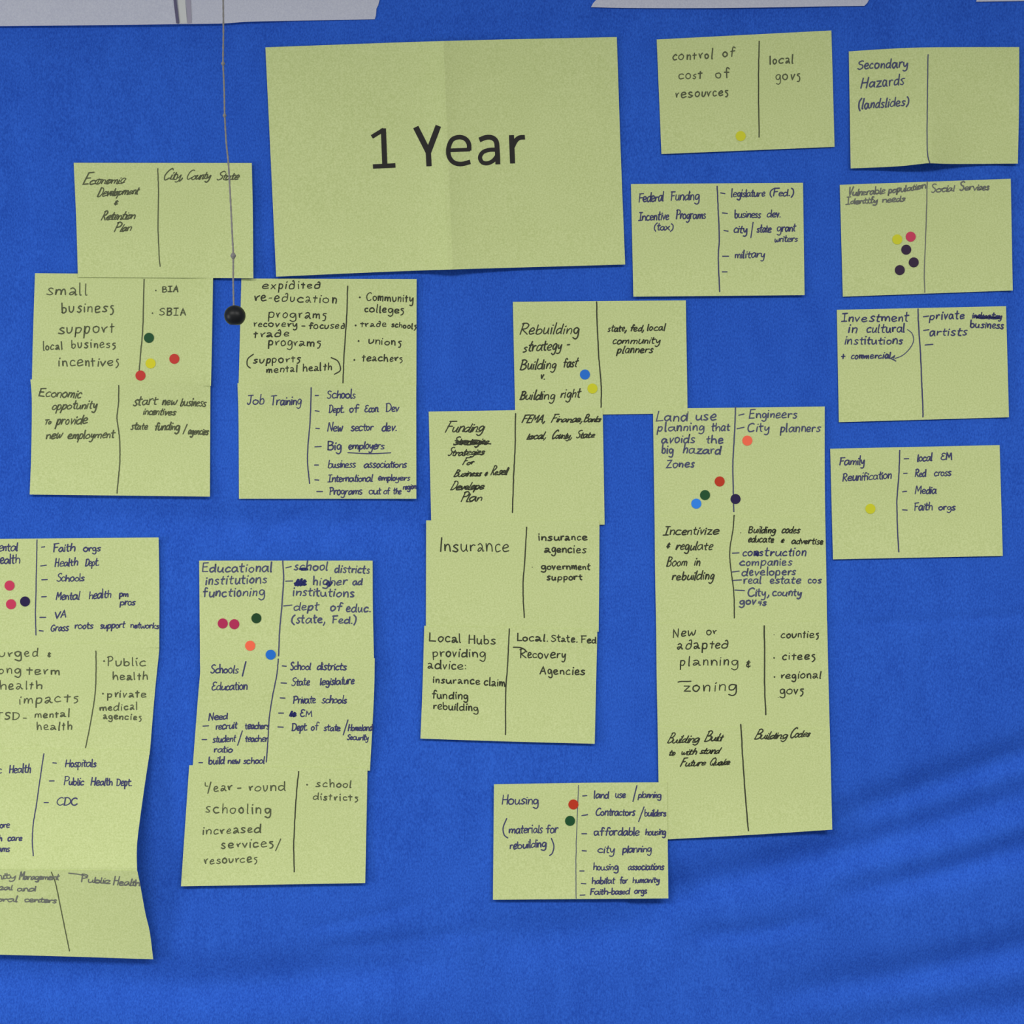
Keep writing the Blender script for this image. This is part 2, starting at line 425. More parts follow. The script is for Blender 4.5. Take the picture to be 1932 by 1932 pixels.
def sheet_mesh(name, top, right, bottom, left, depth, mat, parent, step=9, thick=0.00025):
    """Coons patch between four edges (top/bottom left to right, left/right top to bottom)"""
    nxx = max(8, int(abs(top[-1][0] - top[0][0]) / step)); nyy = max(6, int(abs(left[-1][1] - left[0][1]) / step))
    T = interp_edge(top, nxx); B = interp_edge(bottom, nxx); Lf = interp_edge(left, nyy); R = interp_edge(right, nyy)
    vs = []; back = []
    for j in range(nyy + 1):
        v = j / nyy
        for i in range(nxx + 1):
            u = i / nxx
            p = []
            for k in (0, 1):
                p.append((1 - v) * T[i][k] + v * B[i][k] + (1 - u) * Lf[j][k] + u * R[j][k]
                         - ((1 - u) * (1 - v) * T[0][k] + u * (1 - v) * T[-1][k] + (1 - u) * v * B[0][k] + u * v * B[-1][k]))
            d = depth(p[0], p[1])
            vs.append(PT(p[0], p[1], d)); back.append(PT(p[0], p[1], d) + Vector((0, thick, 0)))
    n = len(vs); W1 = nxx + 1; fs = []
    for j in range(nyy):
        for i in range(nxx):
            a = j * W1 + i
            fs.append((a, a + W1, a + W1 + 1, a + 1)); fs.append((n + a, n + a + 1, n + a + W1 + 1, n + a + W1))
    rim = [i for i in range(W1)] + [j * W1 + nxx for j in range(1, nyy + 1)] + \
          [nyy * W1 + i for i in range(nxx - 1, -1, -1)] + [j * W1 for j in range(nyy - 1, 0, -1)]
    for k in range(len(rim)):
        a, b = rim[k], rim[(k + 1) % len(rim)]
        fs.append((a, b, n + b, n + a))
    return mesh_obj(name, vs + back, fs, mat, parent, smooth=False)

NOTES = {}
def note(key, name, label, cat, group, edges, layer, curl=None, crop=(0, 0, 1), body=()):
    top, right, bottom, left = edges
    off = 0.0006 + layer * 0.0006
    def depth(px, py):
        return low(px, py) + off + (curl(px, py) if curl else 0)
    cx = sum(p[0] for p in (top[0], top[-1], bottom[0], bottom[-1])) / 4
    cy = sum(p[1] for p in (top[0], top[-1], bottom[0], bottom[-1])) / 4
    root = empty(name, PT(cx, cy, depth(cx, cy)))
    tag(root, label, cat, group)
    sheet_mesh('paper_sheet', top, right, bottom, left, depth, M['paper'], root)
    dink = lambda x, y: depth(x, y) + 0.00022
    ox, oy, s = crop
    NOTES[key] = (root, depth)
    for it in body:
        k = it[0]
        if k == 'T':      # words of one line of handwriting, one object
            _, hand, words = it
            rb = Ribbon(dink)
            for (tx, x0, y0, x1, y1, h) in words:
                write(rb, tx, ox + x0 * s, oy + y0 * s, ox + x1 * s, oy + y1 * s, h * s, hand)
            rb.build('handwriting', INK[HANDS[hand][0]], root)
        elif k == 'D':    # ruled line down the card
            _, ink, w, pts = it
            rb = Ribbon(dink)
            P = smooth([(ox + x * s, oy + y * s) for x, y in pts], 8)
            rb.stroke([(x + random.uniform(-.25, .25), y) for x, y in P], w)
            rb.build('divider_line', INK[ink], root)
        elif k == 'S':    # loose strokes
            _, nm, ink, w, sts = it
            sets = [sts] if nm == 'crossing_out' else [[p] for p in sts]
            for group_ in sets:
                rb = Ribbon(dink)
                for pts in group_: rb.stroke(smooth([(ox + x * s, oy + y * s) for x, y in pts], 5), w)
                rb.build(nm, INK[ink], root)
        elif k == 'B':    # bullet points
            _, ink, r, pts = it
            for x, y in pts:
                rb = Ribbon(dink); rb.dot(ox + x * s, oy + y * s, r)
                rb.build('bullet_point', INK[ink], root)
    return root

def lift(axis, a, b, h, p=2.0):
    """raise of h metres growing from coordinate a to b along x (0) or y (1)"""
    def f(px, py):
        t = ((px if axis == 0 else py) - a) / (b - a)
        return h * min(1.3, max(0, t)) ** p
    return f
def add(*fn): return lambda x, y: sum(f(x, y) for f in fn)
def dash(*rows): return [[(a, b), (c, d)] for a, b, c, d in rows]

K1 = (0, 0, 500 / 1932); K2 = (480, 0, 500 / 1932); K3 = (960, 0, 500 / 1932); K4 = (1432, 0, 500 / 1932)
C1 = (40, 500, 400 / 1717); C2 = (400, 500, 420 / 1803); C3 = (790, 550, 520 / 1932); C4 = (1180, 330, 380 / 1932)
C5 = (1560, 330, 372 / 1932); C6 = (1560, 560, 372 / 1932); C7 = (1560, 820, 372 / 1932); C8 = (1210, 760, 380 / 1748)
D1 = (0, 1000, 320 / 1472); D2 = (0, 1400, 320 / 1472); D3 = (360, 1040, 360 / 1656); D4 = (330, 1430, 380 / 1932)
D5 = (780, 970, 370 / 1625); D6 = (1210, 1160, 380 / 1669); D7 = (910, 1460, 370 / 1932)
CARDS = 'handwritten yellow cards stuck on the blue sheet'
def quad(tl, tr, br, bl): return [tl, tr], [tr, br], [bl, br], [tl, bl]

# --- big printed title sheet
def year_ridge(px, py):
    xc = 833 + (py - 78) / 430 * 16
    t = abs(px - xc)
    r = 0.0105 * math.exp(-t / 30) if px < xc else 0.0105 * math.exp(-t / 60)
    r += 0.004 * max(0, (py - 380) / 130) ** 2
    return r + 0.0009
root = note('year', 'title_sheet', 'large pale yellow sheet printed with "1 Year", creased down its middle', 'paper sheet', None,
     ([(500.7, 89.3), (833, 77.5), (1163.7, 69.9)], [(1163.7, 69.9), (1171, 285), (1179.5, 499)],
      [(521, 522), (700, 514), (849, 508.5), (1179.5, 499)], [(500.7, 89.3), (511, 305), (521, 522)]), 1, year_ridge)
dn = lambda x, y: NOTES['year'][1](x, y) + 0.00025
def glyph(strokes):
    rb = Ribbon(dn); ox, oy, s = K2
    for w, pts, sm in strokes:
        P = [(ox + x * s, oy + y * s) for x, y in pts]
        if sm: P = smooth(P, 8)
        else:
            P = [(P[0][0] + (P[1][0] - P[0][0]) * k / 8, P[0][1] + (P[1][1] - P[0][1]) * k / 8) for k in range(9)]
        rb.stroke(P, w * s, cap=False)
    return rb.build('printed_character', M['print'], root)
glyph([(38, [(940, 936), (951, 1212)], 0), (33, [(864, 1214), (1028, 1206)], 0), (30, [(856, 998), (944, 944)], 0)])
glyph([(42, [(1176, 926), (1270, 1112)], 0), (42, [(1341, 917), (1267, 1112)], 0), (39, [(1267, 1092), (1273, 1212)], 0)])
glyph([(27, [(1420, 1096), (1572, 1090)], 0),
       (33, [(1566, 1098), (1562, 1045), (1534, 1010), (1488, 1000), (1440, 1020), (1415, 1080), (1419, 1140), (1450, 1182), (1505, 1196), (1574, 1180)], 1)])
glyph([(36, [(1640, 1020), (1688, 1002), (1732, 1004), (1762, 1030), (1770, 1085), (1775, 1198)], 1),
       (30, [(1770, 1092), (1718, 1092), (1668, 1108), (1645, 1145), (1660, 1182), (1700, 1190), (1742, 1170), (1772, 1132)], 1)])
glyph([(37, [(1874, 985), (1882, 1192)], 0), (34, [(1882, 1070), (1902, 1030), (1930, 1005), (1972, 1000)], 1)])

# --- left upper column
note('econdev', 'note_card', 'yellow card reading "Economic Development & Retention Plan", half behind the hanging cord', 'card', CARDS,
     ([(139, 307), (475, 307.5)], [(475, 307.5), (477, 400), (478, 525)], [(147, 523), (478, 525)], [(139, 307), (144, 420), (147, 523)]), 2,
     add(lift(0, 380, 478, 0.003), lift(1, 430, 525, 0.0025)), K1, [
    ('T', 'scriptw', [('Economic', 600, 1345, 915, 1335, 38)]),
    ('T', 'scriptw', [('Development', 705, 1435, 1015, 1412, 34)]),
    ('T', 'scriptw', [('&', 828, 1492, 862, 1490, 24)]),
    ('T', 'scriptw', [('Retention', 735, 1605, 990, 1595, 38)]),
    ('T', 'scriptw', [('Plan', 828, 1690, 962, 1680, 34)]),
    ('T', 'scriptw', [('City,', 1185, 1312, 1340, 1302, 36), ('County', 1352, 1310, 1540, 1302, 36), ('State', 1575, 1312, 1745, 1306, 32)]),
    ('D', 'olive', 2.0, [(1150, 1228), (1155, 1400), (1152, 1650), (1160, 1860), (1168, 1943)])])
note('small', 'note_card', 'yellow card reading "small business support local business incentives" with four dots', 'card', CARDS,
     ([(66, 515.5), (402, 518)], [(402, 518), (400, 640), (398, 728)], [(60, 727), (398, 728)], [(66, 515.5), (62, 640), (60, 727)]), 3,
     lift(0, 340, 402, 0.002), C1, [
    ('T', 'print', [('small', 205, 245, 530, 240, 50)]),
    ('T', 'print', [('business', 325, 385, 750, 380, 46)]),
    ('T', 'print', [('support', 300, 555, 750, 545, 50)]),
    ('T', 'print', [('local', 175, 690, 335, 682, 38), ('business', 405, 672, 760, 668, 40)]),
    ('T', 'print', [('incentives', 300, 820, 785, 815, 44)]),
    ('T', 'print', [('BIA', 1140, 220, 1272, 216, 28)]),
    ('T', 'print', [('SBIA', 1115, 408, 1335, 408, 34)]),
    ('B', 'olive', 1.6, [(1090, 206), (1063, 390)]),
    ('D', 'olive', 2.3, [(995, 115), (985, 500), (968, 700), (955, 865)])])
note('econopp', 'note_card', 'yellow card reading "Economic oppotunity to provide new employment"', 'card', CARDS,
     ([(57.3, 716), (397, 723)], [(397, 723), (396, 937)], [(56, 933), (230, 935), (396, 937)], [(57.3, 716), (60, 756), (59, 850), (56, 933)]), 4,
     lift(1, 840, 937, 0.002), C1, [
    ('T', 'slopew', [('Economic', 135, 1062, 485, 1080, 42)]),
    ('T', 'slopew', [('oppotunity', 245, 1172, 620, 1160, 38)]),
    ('T', 'slopew', [('To', 185, 1290, 240, 1288, 20), ('provide', 282, 1292, 540, 1285, 42)]),
    ('T', 'slopew', [('new', 195, 1410, 328, 1402, 38), ('employment', 372, 1408, 755, 1400, 38)]),
    ('T', 'slopew', [('start', 905, 1138, 1105, 1132, 44), ('new', 1140, 1135, 1258, 1130, 36), ('business', 1285, 1140, 1500, 1146, 38)]),
    ('T', 'slopew', [('incentives', 985, 1212, 1250, 1215, 30)]),
    ('T', 'slopew', [('state', 885, 1332, 1025, 1332, 34), ('funding', 1075, 1336, 1285, 1338, 36), ('/', 1312, 1352, 1338, 1352, 32), ('agencies', 1350, 1368, 1515, 1376, 32)]),
    ('D', 'olive', 2.3, [(790, 975), (788, 1120), (775, 1230), (785, 1310), (798, 1430), (798, 1600), (785, 1750), (775, 1848)])])

# --- second column
note('exped', 'note_card', 'yellow card reading "expidited re-education programs", beside the black ball', 'card', CARDS,
     ([(455.4, 525.5), (786, 526.5)], [(786, 526.5), (785.5, 730)], [(450, 730), (785.5, 730)], [(455.4, 525.5), (453, 620), (450, 730)]), 1,
     lift(0, 700, 786, 0.002), C2, [
    ('T', 'printk', [('expidited', 405, 192, 880, 190, 38)]),
    ('T', 'printk', [('re-education', 340, 290, 1005, 308, 42)]),
    ('T', 'printk', [('programs', 455, 425, 920, 435, 42)]),
    ('T', 'printk', [('recovery', 335, 497, 690, 502, 30), ('-', 720, 508, 760, 508, 24), ('focused', 785, 515, 1072, 515, 30)]),
    ('T', 'printk', [('trade', 335, 588, 625, 578, 34)]),
    ('T', 'printk', [('programs', 455, 650, 880, 660, 38)]),
    ('T', 'printk', [('supports', 330, 795, 710, 785, 34)]),
    ('T', 'printk', [('mental', 440, 872, 695, 862, 32), ('health', 735, 862, 970, 850, 34)]),
    ('S', 'bracket', 'black', 2.3, [[(335, 722), (290, 760), (285, 810), (310, 835)], [(965, 750), (1020, 780), (1040, 850), (992, 885)]]),
    ('T', 'printk', [('Community', 1250, 288, 1630, 300, 36)]),
    ('T', 'printk', [('colleges', 1235, 380, 1548, 390, 34)]),
    ('T', 'printk', [('trade', 1200, 500, 1410, 500, 28), ('schools', 1452, 500, 1650, 518, 26)]),
    ('T', 'printk', [('unions', 1265, 635, 1530, 655, 34)]),
    ('T', 'printk', [('teachers', 1215, 778, 1545, 780, 32)]),
    ('B', 'black', 1.9, [(1197, 262), (1163, 489), (1187, 616), (1153, 769)]),
    ('D', 'black', 2.3, [(1098, 170), (1090, 420), (1070, 720), (1060, 955)])])
note('job', 'note_card', 'yellow card headed "Job Training" with an underlined "employers" in its list', 'card', CARDS,
     ([(448, 723), (785.3, 725)], [(785.3, 725), (785.5, 941)], [(450.8, 941), (785.5, 941)], [(448, 723), (450, 790), (450.8, 941)]), 2,
     lift(0, 700, 786, 0.0025), C2, [
    ('T', 'tight', [('Job', 280, 1130, 420, 1126, 42), ('Training', 472, 1135, 720, 1130, 40)]),
    ('D', 'navy', 2.3, [(803, 993), (795, 1250), (775, 1500), (775, 1620), (790, 1770)]),
    ('S', 'dash_mark', 'navy', 2.2, dash((835, 1057, 862, 1057), (835, 1180, 868, 1185), (840, 1322, 870, 1325), (832, 1473, 885, 1470), (830, 1620, 862, 1620), (832, 1740, 865, 1742), (848, 1835, 895, 1835))),
    ('T', 'tight', [('Schools', 930, 1080, 1160, 1080, 38)]),
    ('T', 'tight', [('Dept.', 945, 1195, 1070, 1195, 38), ('of', 1110, 1192, 1185, 1192, 36), ('Econ.', 1235, 1190, 1352, 1190, 34), ('Dev', 1405, 1187, 1515, 1185, 36)]),
    ('T', 'tight', [('New', 930, 1348, 1055, 1345, 38), ('sector', 1125, 1345, 1305, 1340, 36), ('dev.', 1375, 1345, 1495, 1342, 36)]),
    ('T', 'tight', [('Big', 935, 1497, 1045, 1495, 40), ('employers', 1105, 1490, 1395, 1490, 36)]),
    ('S', 'underline', 'navy', 2.1, [[(1100, 1520), (1280, 1528), (1448, 1521)]]),
    ('T', 'tight', [('business', 935, 1642, 1160, 1640, 34), ('associations', 1230, 1640, 1575, 1640, 32)]),
    ('T', 'tight', [('International', 935, 1757, 1300, 1752, 32), ('employers', 1345, 1745, 1600, 1745, 28)]),
    ('T', 'tight', [('Programs', 950, 1860, 1215, 1857, 34), ('out', 1270, 1855, 1365, 1855, 32), ('of', 1388, 1855, 1440, 1855, 30), ('the', 1465, 1855, 1530, 1855, 30), ('region', 1545, 1818, 1652, 1812, 24)])])

# --- upper right
note('control', 'note_card', 'yellow card reading "control of cost of resources", tilted beside the title sheet', 'card', CARDS,
     quad((1239, 74.5), (1568.6, 57.5), (1574.6, 277), (1248, 290.6)), 1, lift(1, 200, 290, 0.0015), K3, [
    ('T', 'print', [('control', 1195, 440, 1488, 425, 38), ('of', 1555, 414, 1640, 412, 36)]),
    ('T', 'print', [('cost', 1237, 577, 1410, 570, 36), ('of', 1505, 570, 1605, 568, 38)]),
    ('T', 'print', [('resources', 1215, 715, 1600, 695, 36)]),
    ('T', 'print', [('local', 1899, 468, 2074, 460, 36)]),
    ('T', 'print', [('govs', 1944, 585, 2124, 578, 40)]),
    ('D', 'black', 2.1, [(1825, 300), (1820, 600), (1825, 1000)])])
def sec_curl(px, py):
    t = max(0, (py - 110) / 200); xc = 1752
    w = 75 if px < xc else 55
    return 0.017 * min(1.1, t) ** 1.5 * math.exp(-abs((px - xc) / w) ** 1.35) + 0.0015 * t
note('second', 'note_card', 'yellow card reading "Secondary Hazards (landslides)", buckled out at its lower middle', 'card', CARDS,
     ([(1601.5, 97), (1680, 92), (1755.5, 89.3), (1923, 88.8)], [(1923, 88.8), (1922.5, 200), (1920.4, 308.7)],
      [(1605, 317.8), (1691, 314), (1740, 309), (1755.5, 308), (1800, 309.3), (1920.4, 308.7)], [(1601.5, 97), (1605, 317.8)]), 1, sec_curl, K4, [
    ('T', 'bold', [('Secondary', 715, 505, 1085, 490, 40)]),
    ('T', 'bold', [('Hazards', 738, 645, 1055, 615, 42)]),
    ('T', 'bold', [('(landslides)', 722, 795, 1088, 768, 38)]),
    ('D', 'slate', 2.0, [(1232, 398), (1228, 700), (1225, 1000), (1230, 1130), (1245, 1188)])])
note('federal', 'note_card', 'yellow card reading "Federal Funding Incentive Programs (tax)"', 'card', CARDS,
     quad((1190.4, 347.3), (1515, 344.8), (1518, 556.8), (1195, 559.7)), 1, lift(1, 470, 560, 0.004), C4, [
    ('T', 'tight', [('Federal', 125, 262, 365, 250, 50), ('Funding', 435, 245, 708, 240, 50)]),
    ('T', 'tight', [('Incentive', 125, 438, 415, 428, 46), ('Programs', 485, 425, 770, 418, 46)]),
    ('T', 'tight', [('(tax)', 270, 530, 455, 530, 38)]),
    ('D', 'navy', 2.4, [(880, 108), (890, 350), (900, 600), (890, 800), (905, 1120)]),
    ('S', 'dash_mark', 'navy', 2.2, dash((912, 172, 955, 180), (930, 364, 978, 370), (945, 533, 985, 540), (932, 780, 990, 780), (928, 930, 975, 930))),
    ('T', 'tight', [('legislature', 1015, 212, 1335, 206, 42), ('(Fed.)', 1380, 202, 1615, 200, 40)]),
    ('T', 'tight', [('business', 1045, 410, 1295, 410, 42), ('dev.', 1355, 405, 1490, 405, 42)]),
    ('T', 'tight', [('city', 1035, 555, 1168, 555, 42), ('/', 1203, 570, 1222, 570, 60), ('state', 1260, 550, 1395, 550, 42), ('grant', 1450, 545, 1630, 540, 42)]),
    ('T', 'tight', [('writers', 1430, 645, 1650, 638, 34)]),
    ('T', 'tight', [('military', 1048, 797, 1335, 792, 42)])])
note('vulner', 'note_card', 'yellow card faintly reading "Vulnerable population, Identify needs" with five dots', 'card', CARDS,
     quad((1584.5, 348.7), (1907, 337.3), (1910.8, 548), (1590.2, 559.7)), 1, lift(1, 480, 560, 0.001), C5, [
    ('T', 'faint', [('Vulnerable', 205, 205, 570, 182, 42), ('population', 600, 180, 970, 130, 38)]),
    ('T', 'faint', [('Identify', 185, 288, 495, 272, 36), ('needs', 540, 272, 765, 255, 38)]),
    ('T', 'faint', [('Social', 1022, 175, 1250, 158, 40), ('Services', 1300, 152, 1590, 145, 40)]),
    ('D', 'grey', 2.0, [(983, 62), (978, 300), (965, 700), (955, 950), (960, 1150)])])
note('invest', 'note_card', 'yellow card reading "Investment in cultural institutions + commercial" with a curved arrow', 'card', CARDS,
     quad((1578.9, 584.6), (1898, 577.7), (1903.7, 787.2), (1582.7, 796.5)), 1, lift(1, 700, 800, 0.001), C6, [
    ('T', 'boldk', [('Investment', 140, 242, 795, 240, 50)]),
    ('T', 'boldk', [('in', 205, 350, 298, 350, 50), ('cultural', 385, 352, 765, 345, 48)]),
    ('T', 'boldk', [('institutions', 170, 465, 738, 462, 46)]),
    ('T', 'boldk', [('+', 135, 612, 180, 608, 40), ('commercial', 235, 608, 622, 602, 34)]),
    ('S', 'arrow', 'slate', 1.8, [[(790, 320), (835, 360), (850, 430), (810, 510), (740, 575), (665, 605)], [(625, 605), (668, 572), (668, 572), (650, 605), (680, 632), (680, 632), (630, 604), (665, 590)]]),
    ('D', 'navy', 2.5, [(893, 118), (900, 300), (920, 600), (930, 850), (940, 1050), (942, 1178)]),
    ('S', 'dash_mark', 'navy', 2.3, dash((945, 196, 998, 188), (948, 330, 1000, 322), (962, 472, 1040, 465))),
    ('T', 'boldk', [('private', 1002, 225, 1345, 212, 46), ('industry', 1425, 208, 1712, 215, 34)]),
    ('S', 'crossing_out', 'blue', 3.0, [[(1460, 195), (1520, 188), (1600, 200), (1715, 195)], [(1465, 205), (1560, 204), (1640, 214), (1710, 208)], [(1470, 200), (1530, 212), (1600, 196), (1700, 214)]]),
    ('T', 'boldk', [('business', 1400, 295, 1730, 315, 38)]),
    ('T', 'boldk', [('artists', 1005, 380, 1375, 378, 46)])])
note('family', 'note_card', 'yellow card reading "Family Reunification", lowest in the right-hand column', 'card', CARDS,
     quad((1566.4, 846.6), (1886, 839.8), (1892, 1048.8), (1571.6, 1055.3)), 1, lift(1, 960, 1055, 0.0015), C7, [
    ('T', 'tight', [('Family', 120, 300, 370, 292, 46)]),
    ('T', 'tight', [('Reunification', 152, 458, 632, 430, 46)]),
    ('D', 'navy', 2.4, [(715, 153), (705, 400), (688, 620), (690, 850), (705, 1150)]),
    ('S', 'dash_mark', 'navy', 2.2, dash((758, 237, 803, 235), (752, 380, 788, 378), (742, 560, 782, 555), (742, 737, 788, 740))),
    ('T', 'tight', [('local', 885, 262, 1030, 255, 42), ('EM', 1115, 245, 1228, 245, 40)]),
    ('T', 'tight', [('Red', 862, 412, 970, 410, 40), ('cross', 1048, 407, 1215, 403, 38)]),
    ('T', 'tight', [('Media', 860, 580, 1070, 577, 42)]),
    ('T', 'tight', [('Faith', 855, 745, 1035, 738, 42), ('orgs', 1092, 738, 1255, 738, 38)])])

# --- centre column
note('rebuild', 'note_card', 'yellow card reading "Rebuilding strategy - Building fast v. Building right"', 'card', CARDS,
     quad((967.6, 569.4), (1294, 566.7), (1297.3, 780), (972, 784)), 1, lift(0, 1240, 1297, 0.001), C3, [
    ('T', 'slope', [('Rebuilding', 705, 300, 1125, 296, 42)]),
    ('T', 'slope', [('strategy', 728, 425, 1005, 405, 40), ('-', 1035, 390, 1062, 390, 30)]),
    ('T', 'slope', [('Building', 708, 547, 962, 540, 36), ('fast', 1010, 530, 1112, 528, 36)]),
    ('T', 'slope', [('v.', 850, 615, 888, 615, 32)]),
    ('T', 'slope', [('Building', 708, 757, 955, 757, 36), ('right', 992, 745, 1132, 742, 36)]),
    ('T', 'slope', [('state,', 1325, 280, 1460, 279, 26), ('fed,', 1480, 278, 1580, 277, 26), ('local', 1597, 274, 1728, 272, 26)]),
    ('T', 'slope', [('community', 1358, 367, 1695, 365, 28)]),
    ('T', 'slope', [('planners', 1388, 432, 1640, 430, 30)]),
    ('D', 'black', 2.4, [(1247, 72), (1252, 250), (1262, 450), (1275, 600), (1280, 700), (1278, 812)])])
note('funding', 'note_card', 'yellow card reading "Funding Strategies For Business" with a word crossed out', 'card', CARDS,
     ([(808.8, 776.6), (1137, 771)], [(1137, 771), (1139, 880), (1140.7, 990)], [(813.7, 990), (1140.7, 990)], [(808.8, 776.6), (813.7, 990)]), 2, None, C3, [
    ('T', 'script', [('Funding', 178, 985, 460, 980, 40)]),
    ('T', 'script', [('Strategies', 240, 1075, 490, 1070, 28)]),
    ('S', 'crossing_out', 'black', 2.6, [[(260, 1060), (330, 1045), (400, 1062), (480, 1066), (505, 1068)], [(255, 1045), (320, 1062), (390, 1042), (440, 1050), (470, 1056)], [(245, 1075), (300, 1066), (350, 1075), (410, 1058)]]),
    ('T', 'script', [('Strategies', 200, 1152, 462, 1142, 28)]),
    ('T', 'script', [('For', 302, 1217, 385, 1212, 24)]),
    ('T', 'script', [('Business', 245, 1298, 440, 1292, 26), ('&', 460, 1288, 484, 1286, 18), ('Resell', 502, 1286, 625, 1284, 32)]),
    ('T', 'script', [('Develope', 218, 1392, 462, 1385, 30)]),
    ('T', 'script', [('Plan', 290, 1474, 450, 1466, 34)]),
    ('T', 'script', [('FEMA,', 720, 920, 890, 916, 28), ('Finance,', 925, 916, 1155, 914, 28), ('Banks', 1155, 914, 1278, 912, 26)]),
    ('T', 'script', [('local,', 755, 1035, 900, 1030, 28), ('County,', 930, 1032, 1080, 1028, 28), ('State', 1100, 1028, 1235, 1024, 26)]),
    ('D', 'black', 2.4, [(678, 855), (675, 1100), (665, 1300), (657, 1550)])])
note('insur', 'note_card', 'yellow card headed "Insurance" in large rounded writing', 'card', CARDS,
     ([(804, 981.8), (1131, 982.5)], [(1131, 982.5), (1130.5, 1090), (1129.5, 1192)], [(803.5, 1192), (1129.5, 1192)], [(804, 981.8), (803.5, 1192)]), 3, None, D5, [
    ('T', 'round', [('Insurance', 215, 308, 795, 312, 62)]),
    ('T', 'round', [('insurance', 1035, 218, 1440, 215, 34)]),
    ('T', 'round', [('agencies', 1085, 315, 1430, 322, 36)]),
    ('T', 'round', [('government', 1055, 458, 1460, 460, 30)]),
    ('T', 'round', [('support', 1105, 545, 1400, 545, 30)]),
    ('B', 'olive', 1.0, [(985, 440)]),
    ('D', 'black', 2.3, [(938, 108), (925, 350), (908, 600), (918, 858)])])
note('local', 'note_card', 'yellow card reading "Local Hubs providing advice: insurance claim funding rebuilding"', 'card', CARDS,
     ([(800.5, 1180.6), (1127, 1188)], [(1127, 1188), (1124, 1320), (1122, 1403.3)], [(793.2, 1393.5), (960, 1399), (1122, 1403.3)], [(800.5, 1180.6), (797, 1300), (793.2, 1393.5)]), 4,
     lift(1, 1300, 1403, 0.002), D5, [
    ('T', 'round', [('Local', 125, 1055, 395, 1063, 44), ('Hubs', 455, 1070, 680, 1080, 44)]),
    ('T', 'round', [('providing', 158, 1180, 598, 1185, 42)]),
    ('T', 'round', [('advice:', 118, 1280, 440, 1288, 40)]),
    ('T', 'round', [('insurance', 160, 1398, 550, 1410, 36), ('claim', 585, 1418, 762, 1428, 38)]),
    ('T', 'round', [('funding', 152, 1525, 450, 1533, 38)]),
    ('T', 'round', [('rebuilding', 165, 1615, 535, 1632, 36)]),
    ('T', 'round', [('Local.', 858, 1050, 1115, 1054, 36), ('State.', 1140, 1055, 1362, 1062, 34), ('Fed', 1388, 1065, 1515, 1070, 32)]),
    ('T', 'round', [('Recovery', 880, 1192, 1262, 1195, 42)]),
    ('S', 'flourish', 'black', 2.3, [[(828, 1103), (880, 1105), (915, 1118), (940, 1142)]]),
    ('T', 'round', [('Agencies', 1045, 1325, 1420, 1332, 38)]),
    ('D', 'black', 2.3, [(795, 950), (780, 1250), (765, 1480), (763, 1828)])])

# --- right centre column
note('land', 'note_card', 'yellow card reading "Land use planning that avoids the big hazard zones", five dots', 'card', CARDS,
     ([(1232, 771), (1556, 767)], [(1556, 767), (1556, 890), (1557, 982)], [(1235, 982), (1557, 982)], [(1232, 771), (1235, 982)]), 2, lift(0, 1500, 1557, 0.001), C8, [
    ('T', 'bold', [('Land', 122, 162, 400, 158, 46), ('use', 470, 152, 645, 150, 46)]),
    ('T', 'bold', [('planning', 138, 248, 545, 240, 42), ('that', 605, 248, 765, 242, 40)]),
    ('T', 'bold', [('avoids', 172, 348, 465, 345, 42), ('the', 560, 350, 705, 352, 40)]),
    ('T', 'bold', [('big', 175, 440, 275, 440, 42), ('hazard', 358, 438, 688, 446, 42)]),
    ('T', 'bold', [('Zones', 212, 565, 458, 558, 38)]),
    ('D', 'slate', 2.6, [(817, 38), (810, 250), (795, 500), (795, 620), (803, 945)]),
    ('S', 'dash_mark', 'slate', 2.3, dash((845, 108, 892, 97), (830, 225, 892, 212))),
    ('T', 'bold', [('Engineers', 932, 133, 1350, 130, 42)]),
    ('T', 'bold', [('City', 920, 252, 1112, 246, 44), ('planners', 1205, 252, 1550, 250, 44)])])
